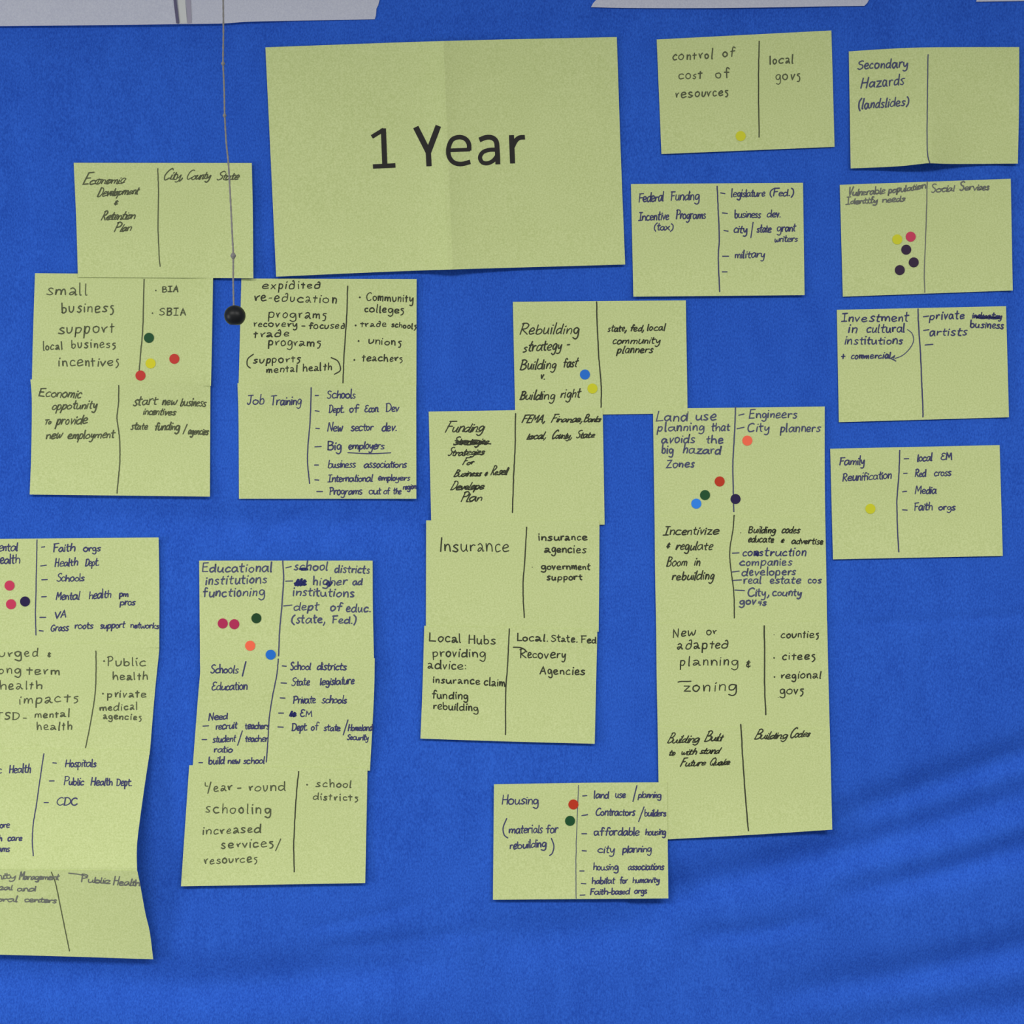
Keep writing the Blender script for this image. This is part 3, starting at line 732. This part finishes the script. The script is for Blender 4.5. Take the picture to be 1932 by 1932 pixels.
note('incent', 'note_card', 'yellow card reading "Incentivize & regulate Boom in rebuilding"', 'card', CARDS,
     ([(1235, 974), (1557, 976)], [(1557, 976), (1559, 1080), (1560.4, 1187)], [(1238, 1188), (1560.4, 1187)], [(1235, 974), (1236, 1080), (1238, 1188)]), 3, None, C8, [
    ('T', 'slope', [('Incentivize', 185, 1150, 672, 1140, 42)]),
    ('T', 'slope', [('&', 218, 1252, 250, 1252, 28), ('regulate', 296, 1275, 618, 1275, 42)]),
    ('T', 'slope', [('Boom', 215, 1417, 400, 1412, 42), ('in', 455, 1412, 512, 1412, 40)]),
    ('T', 'slope', [('rebuilding', 260, 1538, 632, 1532, 42)]),
    ('D', 'black', 2.1, [(806, 975), (795, 1100), (770, 1260), (768, 1350), (785, 1500), (803, 1650), (808, 1868)]),
    ('B', 'olive', 1.0, [(862, 1128)]),
    ('T', 'slope', [('Building', 928, 1130, 1165, 1130, 34), ('codes', 1215, 1130, 1378, 1130, 32)]),
    ('T', 'slope', [('educate', 925, 1210, 1150, 1210, 32), ('&', 1208, 1210, 1242, 1210, 22), ('advertise', 1302, 1223, 1578, 1228, 32)]),
    ('S', 'dash_mark', 'slate', 2.3, dash((790, 1305, 848, 1302), (790, 1468, 850, 1460), (795, 1541, 870, 1537), (810, 1625, 895, 1630))),
    ('T', 'boldk', [('construction', 875, 1330, 1430, 1328, 42)]),
    ('S', 'crossing_out', 'blue', 2.6, [[(985, 1290), (1010, 1325), (1010, 1325), (990, 1318), (1015, 1295), (1015, 1325)]]),
    ('T', 'bold', [('companies', 850, 1412, 1308, 1410, 40)]),
    ('T', 'bold', [('developers', 870, 1500, 1335, 1493, 40)]),
    ('T', 'bold', [('real', 885, 1572, 1038, 1566, 38), ('estate', 1115, 1568, 1382, 1566, 36), ('cos', 1445, 1562, 1560, 1565, 36)]),
    ('T', 'bold', [('City,', 920, 1680, 1110, 1678, 40), ('county', 1135, 1675, 1390, 1675, 38)]),
    ('T', 'bold', [('gov', 848, 1750, 990, 1748, 38), ('4s', 1012, 1755, 1080, 1760, 28)])])
note('newor', 'note_card', 'yellow card reading "New or adapted planning & zoning"', 'card', CARDS,
     ([(1238, 1176), (1560.6, 1172)], [(1560.6, 1172), (1563, 1280), (1565.6, 1380)], [(1241, 1382), (1565.6, 1380)], [(1238, 1176), (1239, 1280), (1241, 1382)]), 4, None, D6, [
    ('T', 'printk', [('New', 258, 188, 445, 166, 38), ('or', 540, 165, 622, 163, 38)]),
    ('T', 'printk', [('adapted', 295, 285, 718, 275, 44)]),
    ('T', 'printk', [('planning', 318, 420, 805, 418, 46), ('&', 870, 432, 906, 430, 38)]),
    ('T', 'printk', [('zoning', 345, 635, 790, 628, 50)]),
    ('S', 'flourish', 'black', 2.2, [[(303, 558), (330, 552), (380, 552), (412, 550)]]),
    ('D', 'black', 2.6, [(1018, 90), (1022, 350), (1022, 600), (1032, 828)]),
    ('T', 'printk', [('counties', 1155, 190, 1470, 188, 36)]),
    ('T', 'printk', [('citees', 1168, 372, 1435, 370, 38)]),
    ('T', 'printk', [('regional', 1155, 527, 1490, 525, 36)]),
    ('T', 'printk', [('govs', 1145, 655, 1345, 655, 38)]),
    ('B', 'black', 1.7, [(1100, 357), (1103, 515)]), ('B', 'olive', 0.9, [(1100, 165), (1135, 685)])])
note('built', 'note_card', 'yellow card with sloping words "Building Built to withstand Future Quake"', 'card', CARDS,
     ([(1240.7, 1371), (1565.6, 1375)], [(1565.6, 1375), (1570.2, 1565.3)], [(1244.5, 1584.5), (1259.6, 1583.5), (1420, 1575), (1570.2, 1565.3)], [(1240.7, 1371), (1242.6, 1474), (1244.5, 1584.5)]), 5,
     lambda x, y: lift(1, 1480, 1585, 0.003)(x, y) * min(1, max(0, (x - 1262) / 90)), D6, [
    ('T', 'script', [('Building', 212, 1062, 485, 1055, 38), ('Built', 520, 1050, 675, 1042, 38)]),
    ('T', 'script', [('to', 222, 1165, 285, 1163, 32), ('with', 325, 1160, 462, 1156, 32), ('stand', 480, 1152, 652, 1146, 34)]),
    ('T', 'script', [('Future', 318, 1256, 535, 1248, 32), ('Quake', 558, 1248, 735, 1242, 30)]),
    ('T', 'script', [('Building', 935, 1030, 1215, 1022, 36), ('Codes', 1228, 1018, 1400, 1006, 36)]),
    ('D', 'black', 2.5, [(825, 908), (838, 1150), (855, 1400), (872, 1620), (887, 1790)])])
note('housing', 'note_card', 'yellow card headed "Housing (materials for rebuilding)", lowest card in the middle', 'card', CARDS,
     ([(932, 1479.7), (1100, 1477), (1258.5, 1476)], [(1258.5, 1476), (1261, 1695)], [(930, 1697.5), (1261, 1695)], [(932, 1479.7), (930, 1697.5)]), 6,
     lift(1, 1600, 1698, 0.002), D7, [
    ('T', 'tight', [('Housing', 190, 302, 550, 298, 50)]),
    ('S', 'bracket', 'navy', 2.3, [[(240, 440), (205, 530), (215, 600), (250, 632)], [(680, 635), (705, 710), (690, 780), (662, 805)]]),
    ('T', 'tight', [('materials', 260, 587, 590, 580, 48), ('for', 625, 583, 745, 580, 48)]),
    ('T', 'tight', [('rebuilding', 268, 742, 630, 718, 44)]),
    ('D', 'slate', 1.4, [(948, 112), (938, 350), (925, 700), (922, 1000), (925, 1228)]),
    ('S', 'dash_mark', 'navy', 2.2, dash((988, 218, 1030, 215), (980, 412, 1038, 402), (980, 590, 1028, 590), (983, 757, 1025, 760), (960, 957, 1003, 957), (975, 1080, 1020, 1083), (962, 1195, 1012, 1193))),
    ('T', 'tight', [('land', 1095, 238, 1245, 240, 40), ('use', 1310, 235, 1410, 235, 40), ('/', 1482, 238, 1512, 238, 58), ('planning', 1535, 236, 1762, 235, 36)]),
    ('T', 'tight', [('Contractors', 1115, 412, 1500, 410, 42), ('/', 1540, 440, 1580, 440, 62), ('builders', 1595, 415, 1808, 418, 36)]),
    ('T', 'tight', [('affordable', 1098, 607, 1545, 605, 44), ('housing', 1605, 605, 1805, 600, 40)]),
    ('T', 'tight', [('city', 1135, 778, 1305, 778, 42), ('planning', 1380, 775, 1665, 770, 42)]),
    ('T', 'tight', [('housing', 1092, 948, 1340, 948, 38), ('associations', 1435, 946, 1785, 945, 36)]),
    ('T', 'tight', [('habitat', 1078, 1085, 1300, 1080, 36), ('for', 1352, 1080, 1430, 1078, 36), ('humanity', 1478, 1076, 1745, 1070, 34)]),
    ('T', 'tight', [('Faith-based', 1062, 1190, 1450, 1185, 34), ('orgs', 1495, 1180, 1620, 1178, 34)])])

# --- lower left columns
note('mental', 'note_card', 'yellow card headed "Mental health" listing "Faith orgs" to "networks"', 'card', CARDS,
     ([(-30, 1017), (299.3, 1014)], [(299.3, 1014), (300.6, 1110), (300.4, 1222)], [(-30, 1222), (300.4, 1222)], [(-30, 1017), (-30, 1222)]), 1, lift(0, 240, 300, 0.0015), D1, [
    ('T', 'tight', [('Mental', -78, 185, 152, 180, 44)]),
    ('T', 'tight', [('health', -42, 292, 172, 288, 44)]),
    ('D', 'navy', 2.0, [(320, 85), (315, 400), (308, 700), (312, 912)]),
    ('S', 'dash_mark', 'navy', 2.2, dash((360, 149, 388, 145), (352, 312, 402, 305), (362, 432, 410, 430), (360, 580, 402, 578), (345, 758, 397, 758), (340, 873, 375, 877))),
    ('T', 'tight', [('Faith', 458, 190, 652, 182, 38), ('orgs', 722, 186, 872, 184, 36)]),
    ('T', 'tight', [('Health', 472, 318, 675, 308, 38), ('Dept.', 738, 312, 860, 306, 36)]),
    ('T', 'tight', [('Schools', 490, 447, 730, 442, 36)]),
    ('T', 'tight', [('Mental', 482, 606, 690, 602, 40), ('health', 770, 600, 962, 586, 40), ('pm', 1035, 580, 1115, 578, 30)]),
    ('T', 'tight', [('pros', 1040, 652, 1170, 652, 34)]),
    ('T', 'tight', [('VA', 470, 767, 575, 755, 34)]),
    ('T', 'tight', [('Grass', 440, 880, 592, 872, 34), ('roots', 645, 857, 805, 855, 32), ('support', 870, 854, 1080, 848, 32), ('networks', 1130, 850, 1380, 855, 28)])])
def bulge(px, py):     # the lower two cards of this column belly out where they meet
    s = 0.45 + 0.55 * min(1, max(0, (px + 100) / 380))
    t = (1641 - py) / 330 if py < 1641 else (py - 1641) / 215
    if py < 1641: return 0.029 * s * max(0, 1 - t) ** 1.6
    return 0.029 * s * max(0.06, 1 - t) ** 1.25
note('surged', 'note_card', 'yellow card reading "surged & long term health impacts PTSD - mental health"', 'card', CARDS,
     ([(-32, 1213), (300.4, 1215)], [(300.4, 1215), (299.8, 1232), (292.4, 1304), (283.5, 1410), (282.3, 1424)], [(-40, 1424), (282.3, 1424)], [(-32, 1213), (-40, 1424)]), 2, bulge, D1, [
    ('T', 'print', [('surged', -75, 1102, 328, 1095, 42), ('&', 412, 1098, 440, 1098, 26)]),
    ('T', 'print', [('long', -48, 1245, 180, 1245, 42), ('term', 225, 1255, 520, 1255, 42)]),
    ('T', 'print', [('health', 0, 1385, 370, 1378, 44)]),
    ('T', 'print', [('impacts', 160, 1512, 675, 1488, 46)]),
    ('T', 'print', [('PTSD', -115, 1645, 165, 1645, 34), ('-', 195, 1650, 235, 1650, 30), ('mental', 300, 1632, 600, 1620, 36)]),
    ('T', 'print', [('health', 318, 1735, 625, 1733, 42)]),
    ('T', 'print', [('Public', 932, 1178, 1260, 1178, 42)]),
    ('T', 'print', [('health', 975, 1300, 1280, 1298, 38)]),
    ('T', 'print', [('private', 930, 1452, 1265, 1450, 38)]),
    ('T', 'print', [('medical', 865, 1570, 1190, 1558, 36)]),
    ('T', 'print', [('agencies', 895, 1640, 1225, 1648, 32)]),
    ('B', 'olive', 1.9, [(903, 1138), (893, 1420)]),
    ('D', 'olive', 2.2, [(833, 1050), (833, 1250), (825, 1420), (790, 1650), (742, 1890)])])
note('pubhealth', 'note_card', 'yellow card listing "Hospitals, Public Health Dept., CDC", curving at the left edge', 'card', CARDS,
     ([(-40, 1412), (283, 1415)], [(283, 1415), (270.6, 1498), (260.4, 1574), (258, 1606.5), (258.7, 1646)], [(-62, 1646), (258.7, 1646)], [(-40, 1412), (-62, 1646)]), 3, bulge, D2, [
    ('T', 'tight', [('Public', -225, 275, 12, 272, 42), ('Health', 78, 268, 265, 266, 42)]),
    ('T', 'tight', [('more', -45, 745, 82, 743, 30)]),
    ('T', 'tight', [('health', -150, 858, 15, 858, 30), ('care', 65, 858, 190, 855, 32)]),
    ('T', 'tight', [('programs', -150, 955, 82, 952, 32)]),
    ('D', 'navy', 2.1, [(380, 100), (350, 300), (315, 550), (290, 700), (280, 850), (288, 988)]),
    ('S', 'dash_mark', 'navy', 2.2, dash((458, 180, 490, 183), (428, 338, 470, 337), (382, 525, 420, 525))),
    ('T', 'tight', [('Hospitals', 562, 215, 832, 215, 38)]),
    ('T', 'tight', [('Public', 550, 373, 725, 375, 38), ('Health', 785, 375, 975, 376, 38), ('Dept.', 1010, 378, 1145, 380, 36)]),
    ('T', 'tight', [('CDC', 490, 548, 670, 548, 36)])])
note('commun', 'note_card', 'bottom left yellow card ending in "Management", bent outward at its top edge', 'card', CARDS,
     ([(-62, 1640), (259, 1643)], [(259, 1643), (264, 1667), (274, 1722), (282.6, 1758.7), (289, 1810)], [(-45, 1800), (140, 1805), (289, 1810)], [(-62, 1640), (-45, 1800)]), 4, bulge, D2, [
    ('T', 'faint', [('Community', -330, 1185, 135, 1187, 34), ('Management', 162, 1192, 512, 1195, 32)]),
    ('T', 'faint', [('medical', -210, 1282, 108, 1284, 30), ('and', 145, 1294, 308, 1296, 28)]),
    ('T', 'faint', [('behavioral', -330, 1383, 148, 1386, 30), ('centers', 210, 1388, 490, 1396, 28)]),
    ('T', 'faint', [('Public', 700, 1215, 955, 1228, 32), ('Health', 980, 1240, 1212, 1248, 34)]),
    ('S', 'flourish', 'grey', 2.2, [[(595, 1138), (680, 1148), (745, 1165), (755, 1180)]]),
    ('D', 'olive', 2.0, [(445, 1128), (480, 1220), (515, 1380), (545, 1530), (580, 1700), (603, 1815)])])
def edcurl(px, py): return 0.0035 * math.exp(-((py - 1250) / 110) ** 2) + 0.0012
note('educ', 'note_card', 'yellow card headed "Educational institutions functioning" with five dots below the words', 'card', CARDS,
     ([(375.7, 1057.8), (703, 1057.8)], [(703, 1057.8), (703.5, 1148.7), (705.7, 1250)], [(377.4, 1250), (705.7, 1250)], [(375.7, 1057.8), (377.4, 1250)]), 1, edcurl, D3, [
    ('T', 'bold', [('Educational', 95, 180, 700, 178, 46)]),
    ('T', 'bold', [('institutions', 125, 292, 655, 275, 46)]),
    ('T', 'bold', [('functioning', 105, 397, 640, 385, 46)]),
    ('D', 'slate', 2.6, [(798, 85), (805, 250), (790, 470), (770, 700), (762, 908)]),
    ('S', 'dash_mark', 'slate', 2.2, dash((825, 145, 872, 132), (822, 260, 885, 258), (805, 475, 878, 467))),
    ('T', 'bold', [('school', 895, 165, 1190, 165, 42), ('districts', 1245, 185, 1550, 192, 42)]),
    ('S', 'crossing_out', 'blue', 4.0, [[(905, 290), (935, 240), (935, 240), (930, 295), (965, 235), (965, 235), (955, 295), (990, 245), (990, 245), (985, 295)], [(900, 280), (1000, 262)], [(905, 294), (1000, 288)],
                                         [(945, 155), (985, 150), (1010, 158), (960, 160)], [(1175, 290), (1195, 265), (1200, 300), (1225, 270)]]),
    ('T', 'bold', [('higher', 1058, 297, 1355, 290, 42), ('ad', 1405, 292, 1485, 290, 38)]),
    ('T', 'bold', [('institutions', 885, 385, 1415, 398, 42)]),
    ('T', 'bold', [('dept', 890, 515, 1105, 508, 42), ('of', 1208, 520, 1305, 518, 42), ('educ.', 1345, 525, 1560, 528, 40)]),
    ('T', 'bold', [('(state,', 872, 625, 1165, 622, 42), ('Fed.)', 1225, 625, 1435, 628, 40)])])
note('schools', 'note_card', 'yellow card headed "Schools / Education" with a "Need" list', 'card', CARDS,
     ([(377, 1243), (707, 1242)], [(707, 1242), (705.6, 1311.7), (698, 1454)], [(363, 1454), (698, 1454)], [(377, 1243), (377.4, 1270), (373, 1322.6), (363, 1454)]), 2, edcurl, D3, [
    ('T', 'tight', [('Schools', 168, 1060, 412, 1058, 42), ('/', 445, 1055, 475, 1055, 52)]),
    ('T', 'tight', [('Education', 180, 1208, 490, 1200, 40)]),
    ('T', 'tight', [('Need', 152, 1468, 318, 1454, 34)]),
    ('T', 'tight', [('recruit', 215, 1550, 400, 1536, 34), ('teachers', 470, 1542, 676, 1542, 34)]),
    ('T', 'tight', [('student', 190, 1660, 385, 1652, 34), ('/', 408, 1660, 434, 1660, 46), ('teacher', 470, 1652, 670, 1652, 34)]),
    ('T', 'tight', [('ratio', 200, 1748, 360, 1744, 32)]),
    ('T', 'tight', [('build', 150, 1848, 290, 1846, 34), ('new', 318, 1846, 425, 1844, 34), ('school', 455, 1844, 638, 1842, 34)]),
    ('D', 'navy', 2.2, [(760, 935), (745, 1080), (705, 1280), (680, 1450), (668, 1650), (655, 1830)]),
    ('S', 'dash_mark', 'navy', 2.2, dash((105, 1518, 155, 1515), (97, 1635, 137, 1635), (70, 1835, 102, 1835), (793, 995, 828, 998), (782, 1143, 830, 1145), (775, 1273, 817, 1275), (762, 1405, 805, 1405), (755, 1525, 803, 1527))),
    ('T', 'tight', [('School', 862, 1030, 1040, 1028, 38), ('districts', 1095, 1030, 1350, 1030, 36)]),
    ('T', 'tight', [('State', 872, 1165, 1030, 1162, 36), ('legislature', 1120, 1160, 1415, 1152, 36)]),
    ('T', 'tight', [('Private', 888, 1322, 1080, 1318, 38), ('schools', 1135, 1318, 1350, 1318, 36)]),
    ('S', 'crossing_out', 'blue', 3.6, [[(862, 1420), (880, 1385), (880, 1385), (872, 1430), (905, 1395), (905, 1395), (890, 1432), (912, 1425)], [(858, 1428), (912, 1410)]]),
    ('T', 'tight', [('EM', 948, 1435, 1055, 1435, 32)]),
    ('T', 'tight', [('Dept.', 875, 1557, 1010, 1555, 38), ('of', 1042, 1555, 1105, 1555, 38), ('state', 1155, 1558, 1295, 1558, 32), ('/', 1322, 1565, 1355, 1565, 58), ('Homeland', 1362, 1560, 1575, 1555, 32)]),
    ('T', 'tight', [('Security', 1355, 1635, 1540, 1640, 28)])])
note('yearround', 'note_card', 'yellow card reading "Year-round schooling increased services / resources"', 'card', CARDS,
     ([(357, 1443.8), (692.9, 1449)], [(692.9, 1449), (693, 1470), (689, 1666)], [(341.4, 1672.3), (520, 1669), (689, 1666)], [(357, 1443.8), (341.4, 1672.3)]), 3,
     add(edcurl, lift(1, 1560, 1672, 0.003)), D4, [
    ('T', 'print', [('Year', 290, 322, 548, 315, 48), ('-', 600, 312, 645, 310, 40), ('round', 705, 318, 1055, 312, 50)]),
    ('T', 'print', [('schooling', 290, 525, 915, 535, 52)]),
    ('T', 'print', [('increased', 262, 735, 825, 712, 46)]),
    ('T', 'print', [('services', 440, 867, 945, 848, 46), ('/', 962, 868, 1000, 868, 44)]),
    ('T', 'print', [('resources', 280, 1017, 785, 1000, 46)]),
    ('T', 'print', [('school', 1350, 278, 1690, 282, 40)]),
    ('T', 'print', [('districts', 1325, 400, 1755, 412, 38)]),
    ('B', 'olive', 1.8, [(1268, 257)]),
    ('D', 'black', 2.3, [(1187, 130), (1165, 350), (1150, 600), (1140, 850), (1145, 1093)])])

# ------------------------------------------------------------------ round stickers
DOTC = {
    'red': (0.60, 0.042, 0.030), 'dark red': (0.55, 0.040, 0.012), 'crimson': (0.62, 0.040, 0.105), 'magenta red': (0.48, 0.022, 0.095),
    'coral': (1.0, 0.155, 0.075), 'green': (0.012, 0.085, 0.025), 'dark green': (0.010, 0.060, 0.014),
    'blue': (0.015, 0.17, 0.66), 'light blue': (0.03, 0.25, 0.86), 'yellow': (0.72, 0.67, 0.018), 'lemon': (0.66, 0.66, 0.020),
    'purple': (0.028, 0.008, 0.040), 'navy': (0.018, 0.008, 0.065),
}
DM = {k: base_mat(k.replace(' ', '_') + '_sticker', v + (1,), 0.55, 0.25) for k, v in DOTC.items()}
DOTS = [
    ('small', 281, 637.4, 'green', 'green dot sticker beside the ruled line on the small business card'),
    ('small', 328.9, 677, 'red', 'red dot sticker right of the yellow one on the small business card'),
    ('small', 284, 685.7, 'yellow', 'yellow dot sticker on the small business card'),
    ('small', 265, 708.5, 'red', 'red dot sticker at the foot of the ruled line on the small business card'),
    ('rebuild', 1103.6, 706.6, 'blue', 'blue dot sticker on the Rebuilding strategy card'),
    ('rebuild', 1117.8, 733, 'lemon', 'yellow dot sticker on the Rebuilding strategy card'),
    ('control', 1397.4, 256.7, 'lemon', 'yellow dot sticker alone on the "control of cost" card'),
    ('vulner', 1692.9, 451.7, 'lemon', 'yellow dot sticker on the "Vulnerable population" card'),
    ('vulner', 1718.3, 446.5, 'crimson', 'crimson dot sticker on the "Vulnerable population" card'),
    ('vulner', 1709.8, 471, 'purple', 'topmost of three near-black purple dots on the "Vulnerable population" card'),
    ('vulner', 1724, 495, 'purple', 'rightmost of three near-black purple dots on the "Vulnerable population" card'),
    ('vulner', 1697.7, 509.5, 'purple', 'lowest of three near-black purple dots on the "Vulnerable population" card'),
    ('family', 1642.2, 960, 'lemon', 'yellow dot sticker alone on the Family Reunification card'),
    ('land', 1410, 831.3, 'coral', 'coral dot sticker under "City planners" on the Land use card'),
    ('land', 1357.8, 908.3, 'dark red', 'dark red dot sticker on the Land use card'),
    ('land', 1330.2, 934, 'green', 'green dot sticker on the Land use card'),
    ('land', 1313.7, 950.2, 'light blue', 'light blue dot sticker on the Land use card'),
    ('land', 1387.8, 941.5, 'navy', 'dark navy dot sticker on the ruled line of the Land use card'),
    ('mental', 18, 1104.8, 'crimson', 'upper crimson dot sticker on the Mental health card'),
    ('mental', 20.7, 1140, 'crimson', 'lower crimson dot sticker beside the navy one on the Mental health card'),
    ('mental', 47.2, 1134.8, 'navy', 'dark navy dot sticker on the Mental health card'),
    ('educ', 420.2, 1176.3, 'magenta red', 'left of two touching magenta red dots on the Educational institutions card'),
    ('educ', 442, 1177.6, 'magenta red', 'right of two touching magenta red dots on the Educational institutions card'),
    ('educ', 483.7, 1166.5, 'dark green', 'dark green dot sticker on the Educational institutions card'),
    ('educ', 472, 1218.3, 'coral', 'coral dot sticker on the Educational institutions card'),
    ('educ', 510.7, 1235.2, 'blue', 'blue dot sticker near the lower seam of the Educational institutions card'),
    ('housing', 1081.8, 1517.8, 'dark red', 'red dot sticker against the ruled line on the Housing card'),
    ('housing', 1075.5, 1548.7, 'green', 'green dot sticker below the red one on the Housing card'),
]
for key, x, y, c, lab in DOTS:
    dep = NOTES[key][1]; vs = []; n = 32; r = 9.5
    extra = 0.0010 if c == 'blue' and key == 'educ' else 0.0005
    for ring, d in ((r, extra), (r, extra - 0.00018)):
        for k in range(n):
            X = x + ring * math.cos(2 * math.pi * k / n); Y = y + ring * math.sin(2 * math.pi * k / n)
            vs.append(PT(X, Y, dep(X, Y) + d))
    fs = [tuple(range(n - 1, -1, -1)), tuple(range(n, 2 * n))]
    fs += [(k, (k + 1) % n, n + (k + 1) % n, n + k) for k in range(n)]
    o = mesh_obj('dot_sticker', vs, fs, DM[c]); recentre(o)
    tag(o, lab, 'sticker', 'round dot stickers on the yellow cards')

# ------------------------------------------------------------------ white tape along the top of the sheet
def strip(name, label, pts_bottom, left, right, layer, ytop=-78, extra=None):
    dep = lambda x, y: max(low(x, y), -0.001) + 0.0006 + 0.0005 * layer + 0.0016 * max(0, (y - 20) / 40) ** 2
    top = [(left[0][0], ytop), (right[0][0], ytop)]
    root = empty(name, PT((left[0][0] + right[0][0]) / 2, 0, 0.001))
    tag(root, label, 'tape', 'white tape strips along the top of the sheet')
    sheet_mesh('tape_band', top, right, pts_bottom, left, dep, M['tape'], root, step=7, thick=0.0003)
    return root, dep
A, dA = strip('tape_strip', 'white tape strip at the top left corner, ending at a dark edge',
      [(-420, 52), (-100, 50), (60, 48.7), (200, 47.3), (335, 45.5)], [(-420, -78), (-420, 52)], [(332, -78), (331, -20), (334, 20), (335, 45.5)], 2)
rb = Ribbon(lambda x, y: dA(x, y) + 0.0003); rb.stroke([(322, -70), (335.3, 44)], 5.5, cap=False)
rb.build('dark_edge', M['tape_edge'], A)
B, dB = strip('tape_strip', 'long white tape strip at upper left behind the cord, with a torn right end',
      [(326, 45.5), (360, 45.3), (420, 44.3), (470, 41), (560, 39), (640, 37.6), (707, 36.2)], [(322, -78), (326, 45.5)],
      [(724, -78), (719, -40), (721, -18), (715.5, 2), (714, 9), (709.5, 18), (710, 26), (707, 36.2)], 0)
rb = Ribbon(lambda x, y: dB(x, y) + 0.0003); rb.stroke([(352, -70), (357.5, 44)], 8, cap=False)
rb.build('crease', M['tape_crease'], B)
rb = Ribbon(lambda x, y: dB(x, y) + 0.0003); rb.stroke([(336, -70), (346, 44)], 14, cap=False)
rb.build('cream_band', M['tape_cream'], B)
strip('tape_strip', 'white tape strip at the top above the "control of cost" card, angled ends',
      [(1115, 13.5), (1190, 15), (1320, 15.3), (1480, 13.5), (1560, 12), (1631, 11)], [(1178, -78), (1150, -30), (1124.5, 0), (1119, 6), (1115, 13.5)],
      [(1668, -78), (1655, -30), (1639, 0), (1636, 6), (1631, 11)], 0)
strip('tape_strip', 'white tape strip at the top right corner, barely showing',
      [(1842, 3.2), (1950, 1.5), (2260, -4)], [(1850, -78), (1846, -20), (1842, 3.2)], [(2270, -78), (2260, -4)], 0)

# ------------------------------------------------------------------ the hanging cord with its ball
DC = 0.17
cpts = [(421, 0), (421.5, 60), (421, 118), (423, 170), (424, 218), (427, 270), (431, 310), (435, 380), (438, 440), (440, 483), (440, 530), (441, 578)]
root = empty('hanging_cord', PT(441, 580, DC))
tag(root, 'thin knotted grey pull cord with a black ball, hanging in front of the cards', 'cord')
def tube(name, pts3, rad, mat, parent, seg=8):
    vs = []; fs = []
    for i, p in enumerate(pts3):
        t = (pts3[min(i + 1, len(pts3) - 1)] - pts3[max(i - 1, 0)]).normalized()
        a = t.cross(Vector((0, 1, 0))).normalized(); b = t.cross(a)
        r = rad(i) if callable(rad) else rad
        for k in range(seg):
            an = 2 * math.pi * k / seg
            vs.append(p + a * (r * math.cos(an)) + b * (r * math.sin(an)))
    for i in range(len(pts3) - 1):
        for k in range(seg):
            fs.append((i * seg + k, i * seg + (k + 1) % seg, (i + 1) * seg + (k + 1) % seg, (i + 1) * seg + k))
    fs.append(tuple(range(seg))); fs.append(tuple((len(pts3) - 1) * seg + k for k in range(seg - 1, -1, -1)))
    return mesh_obj(name, vs, fs, mat, parent, smooth=True)
P3 = [PT(x, y, DC) for x, y in smooth(cpts, 12)]
top = P3[0]
P3 = [Vector((top.x + 0.004, top.y, z)) for z in (2.405, 2.36, 2.3, 2.22)] + P3
tube('cord', P3, lambda i: 0.00100 * (1 + 0.16 * math.sin(i * 2.1)), M['cord'], root)
def lathe(name, c, prof, mat, parent, seg=40):
    vs = [c + Vector((r * math.cos(2 * math.pi * k / seg), r * math.sin(2 * math.pi * k / seg), z)) for r, z in prof for k in range(seg)]
    fs = [(i * seg + k, i * seg + (k + 1) % seg, (i + 1) * seg + (k + 1) % seg, (i + 1) * seg + k) for i in range(len(prof) - 1) for k in range(seg)]
    fs.append(tuple(range(seg - 1, -1, -1))); fs.append(tuple((len(prof) - 1) * seg + k for k in range(seg)))
    return mesh_obj(name, vs, fs, mat, parent, smooth=True)
for kx, ky, kr in ((420.8, 120, 0.0020), (423.6, 218, 0.0019), (440, 482.5, 0.0029)):
    c = PT(kx, ky, DC)
    prof = [(kr * math.sin(a) * (1 + .12 * math.sin(5 * a)), -kr * 1.35 * math.cos(a)) for a in [0.1 + 2.94 * i / 12 for i in range(13)]]
    lathe('knot', c, prof, M['cord'], root, 16)
R = 20.0 / PPM * (CAMD - DC) / CAMD
bc = PT(443.2, 595.5, DC)
prof = []
for i in range(33):
    a = math.radians(20) + (math.pi - math.radians(28)) * i / 32
    # from flat bottom up to the cord hole
    prof.append((R * math.sin(a), -R * math.cos(a) * 0.97))
zb = -R * 0.85
prof = [(R * 0.02, zb), (R * 0.46, zb)] + [p for p in prof if p[1] > zb + R * 0.03] + [(R * 0.10, R * 0.965), (R * .08, R * .90)]
ball = lathe('ball', bc, prof, M['ball'], root, 48)
tag(ball, 'glossy black ball with a flattened underside')
# small ceiling-side hook board that carries the cord, above the picture
hook = box('cord_bracket', top.x - 0.03, top.x + 0.04, YS - DC - 0.03, YS - DC + 0.03, 2.40, 2.42, M['tape'])
recentre(hook); tag(hook, 'small white plate under the added soffit holding the top of the pull cord', 'bracket')
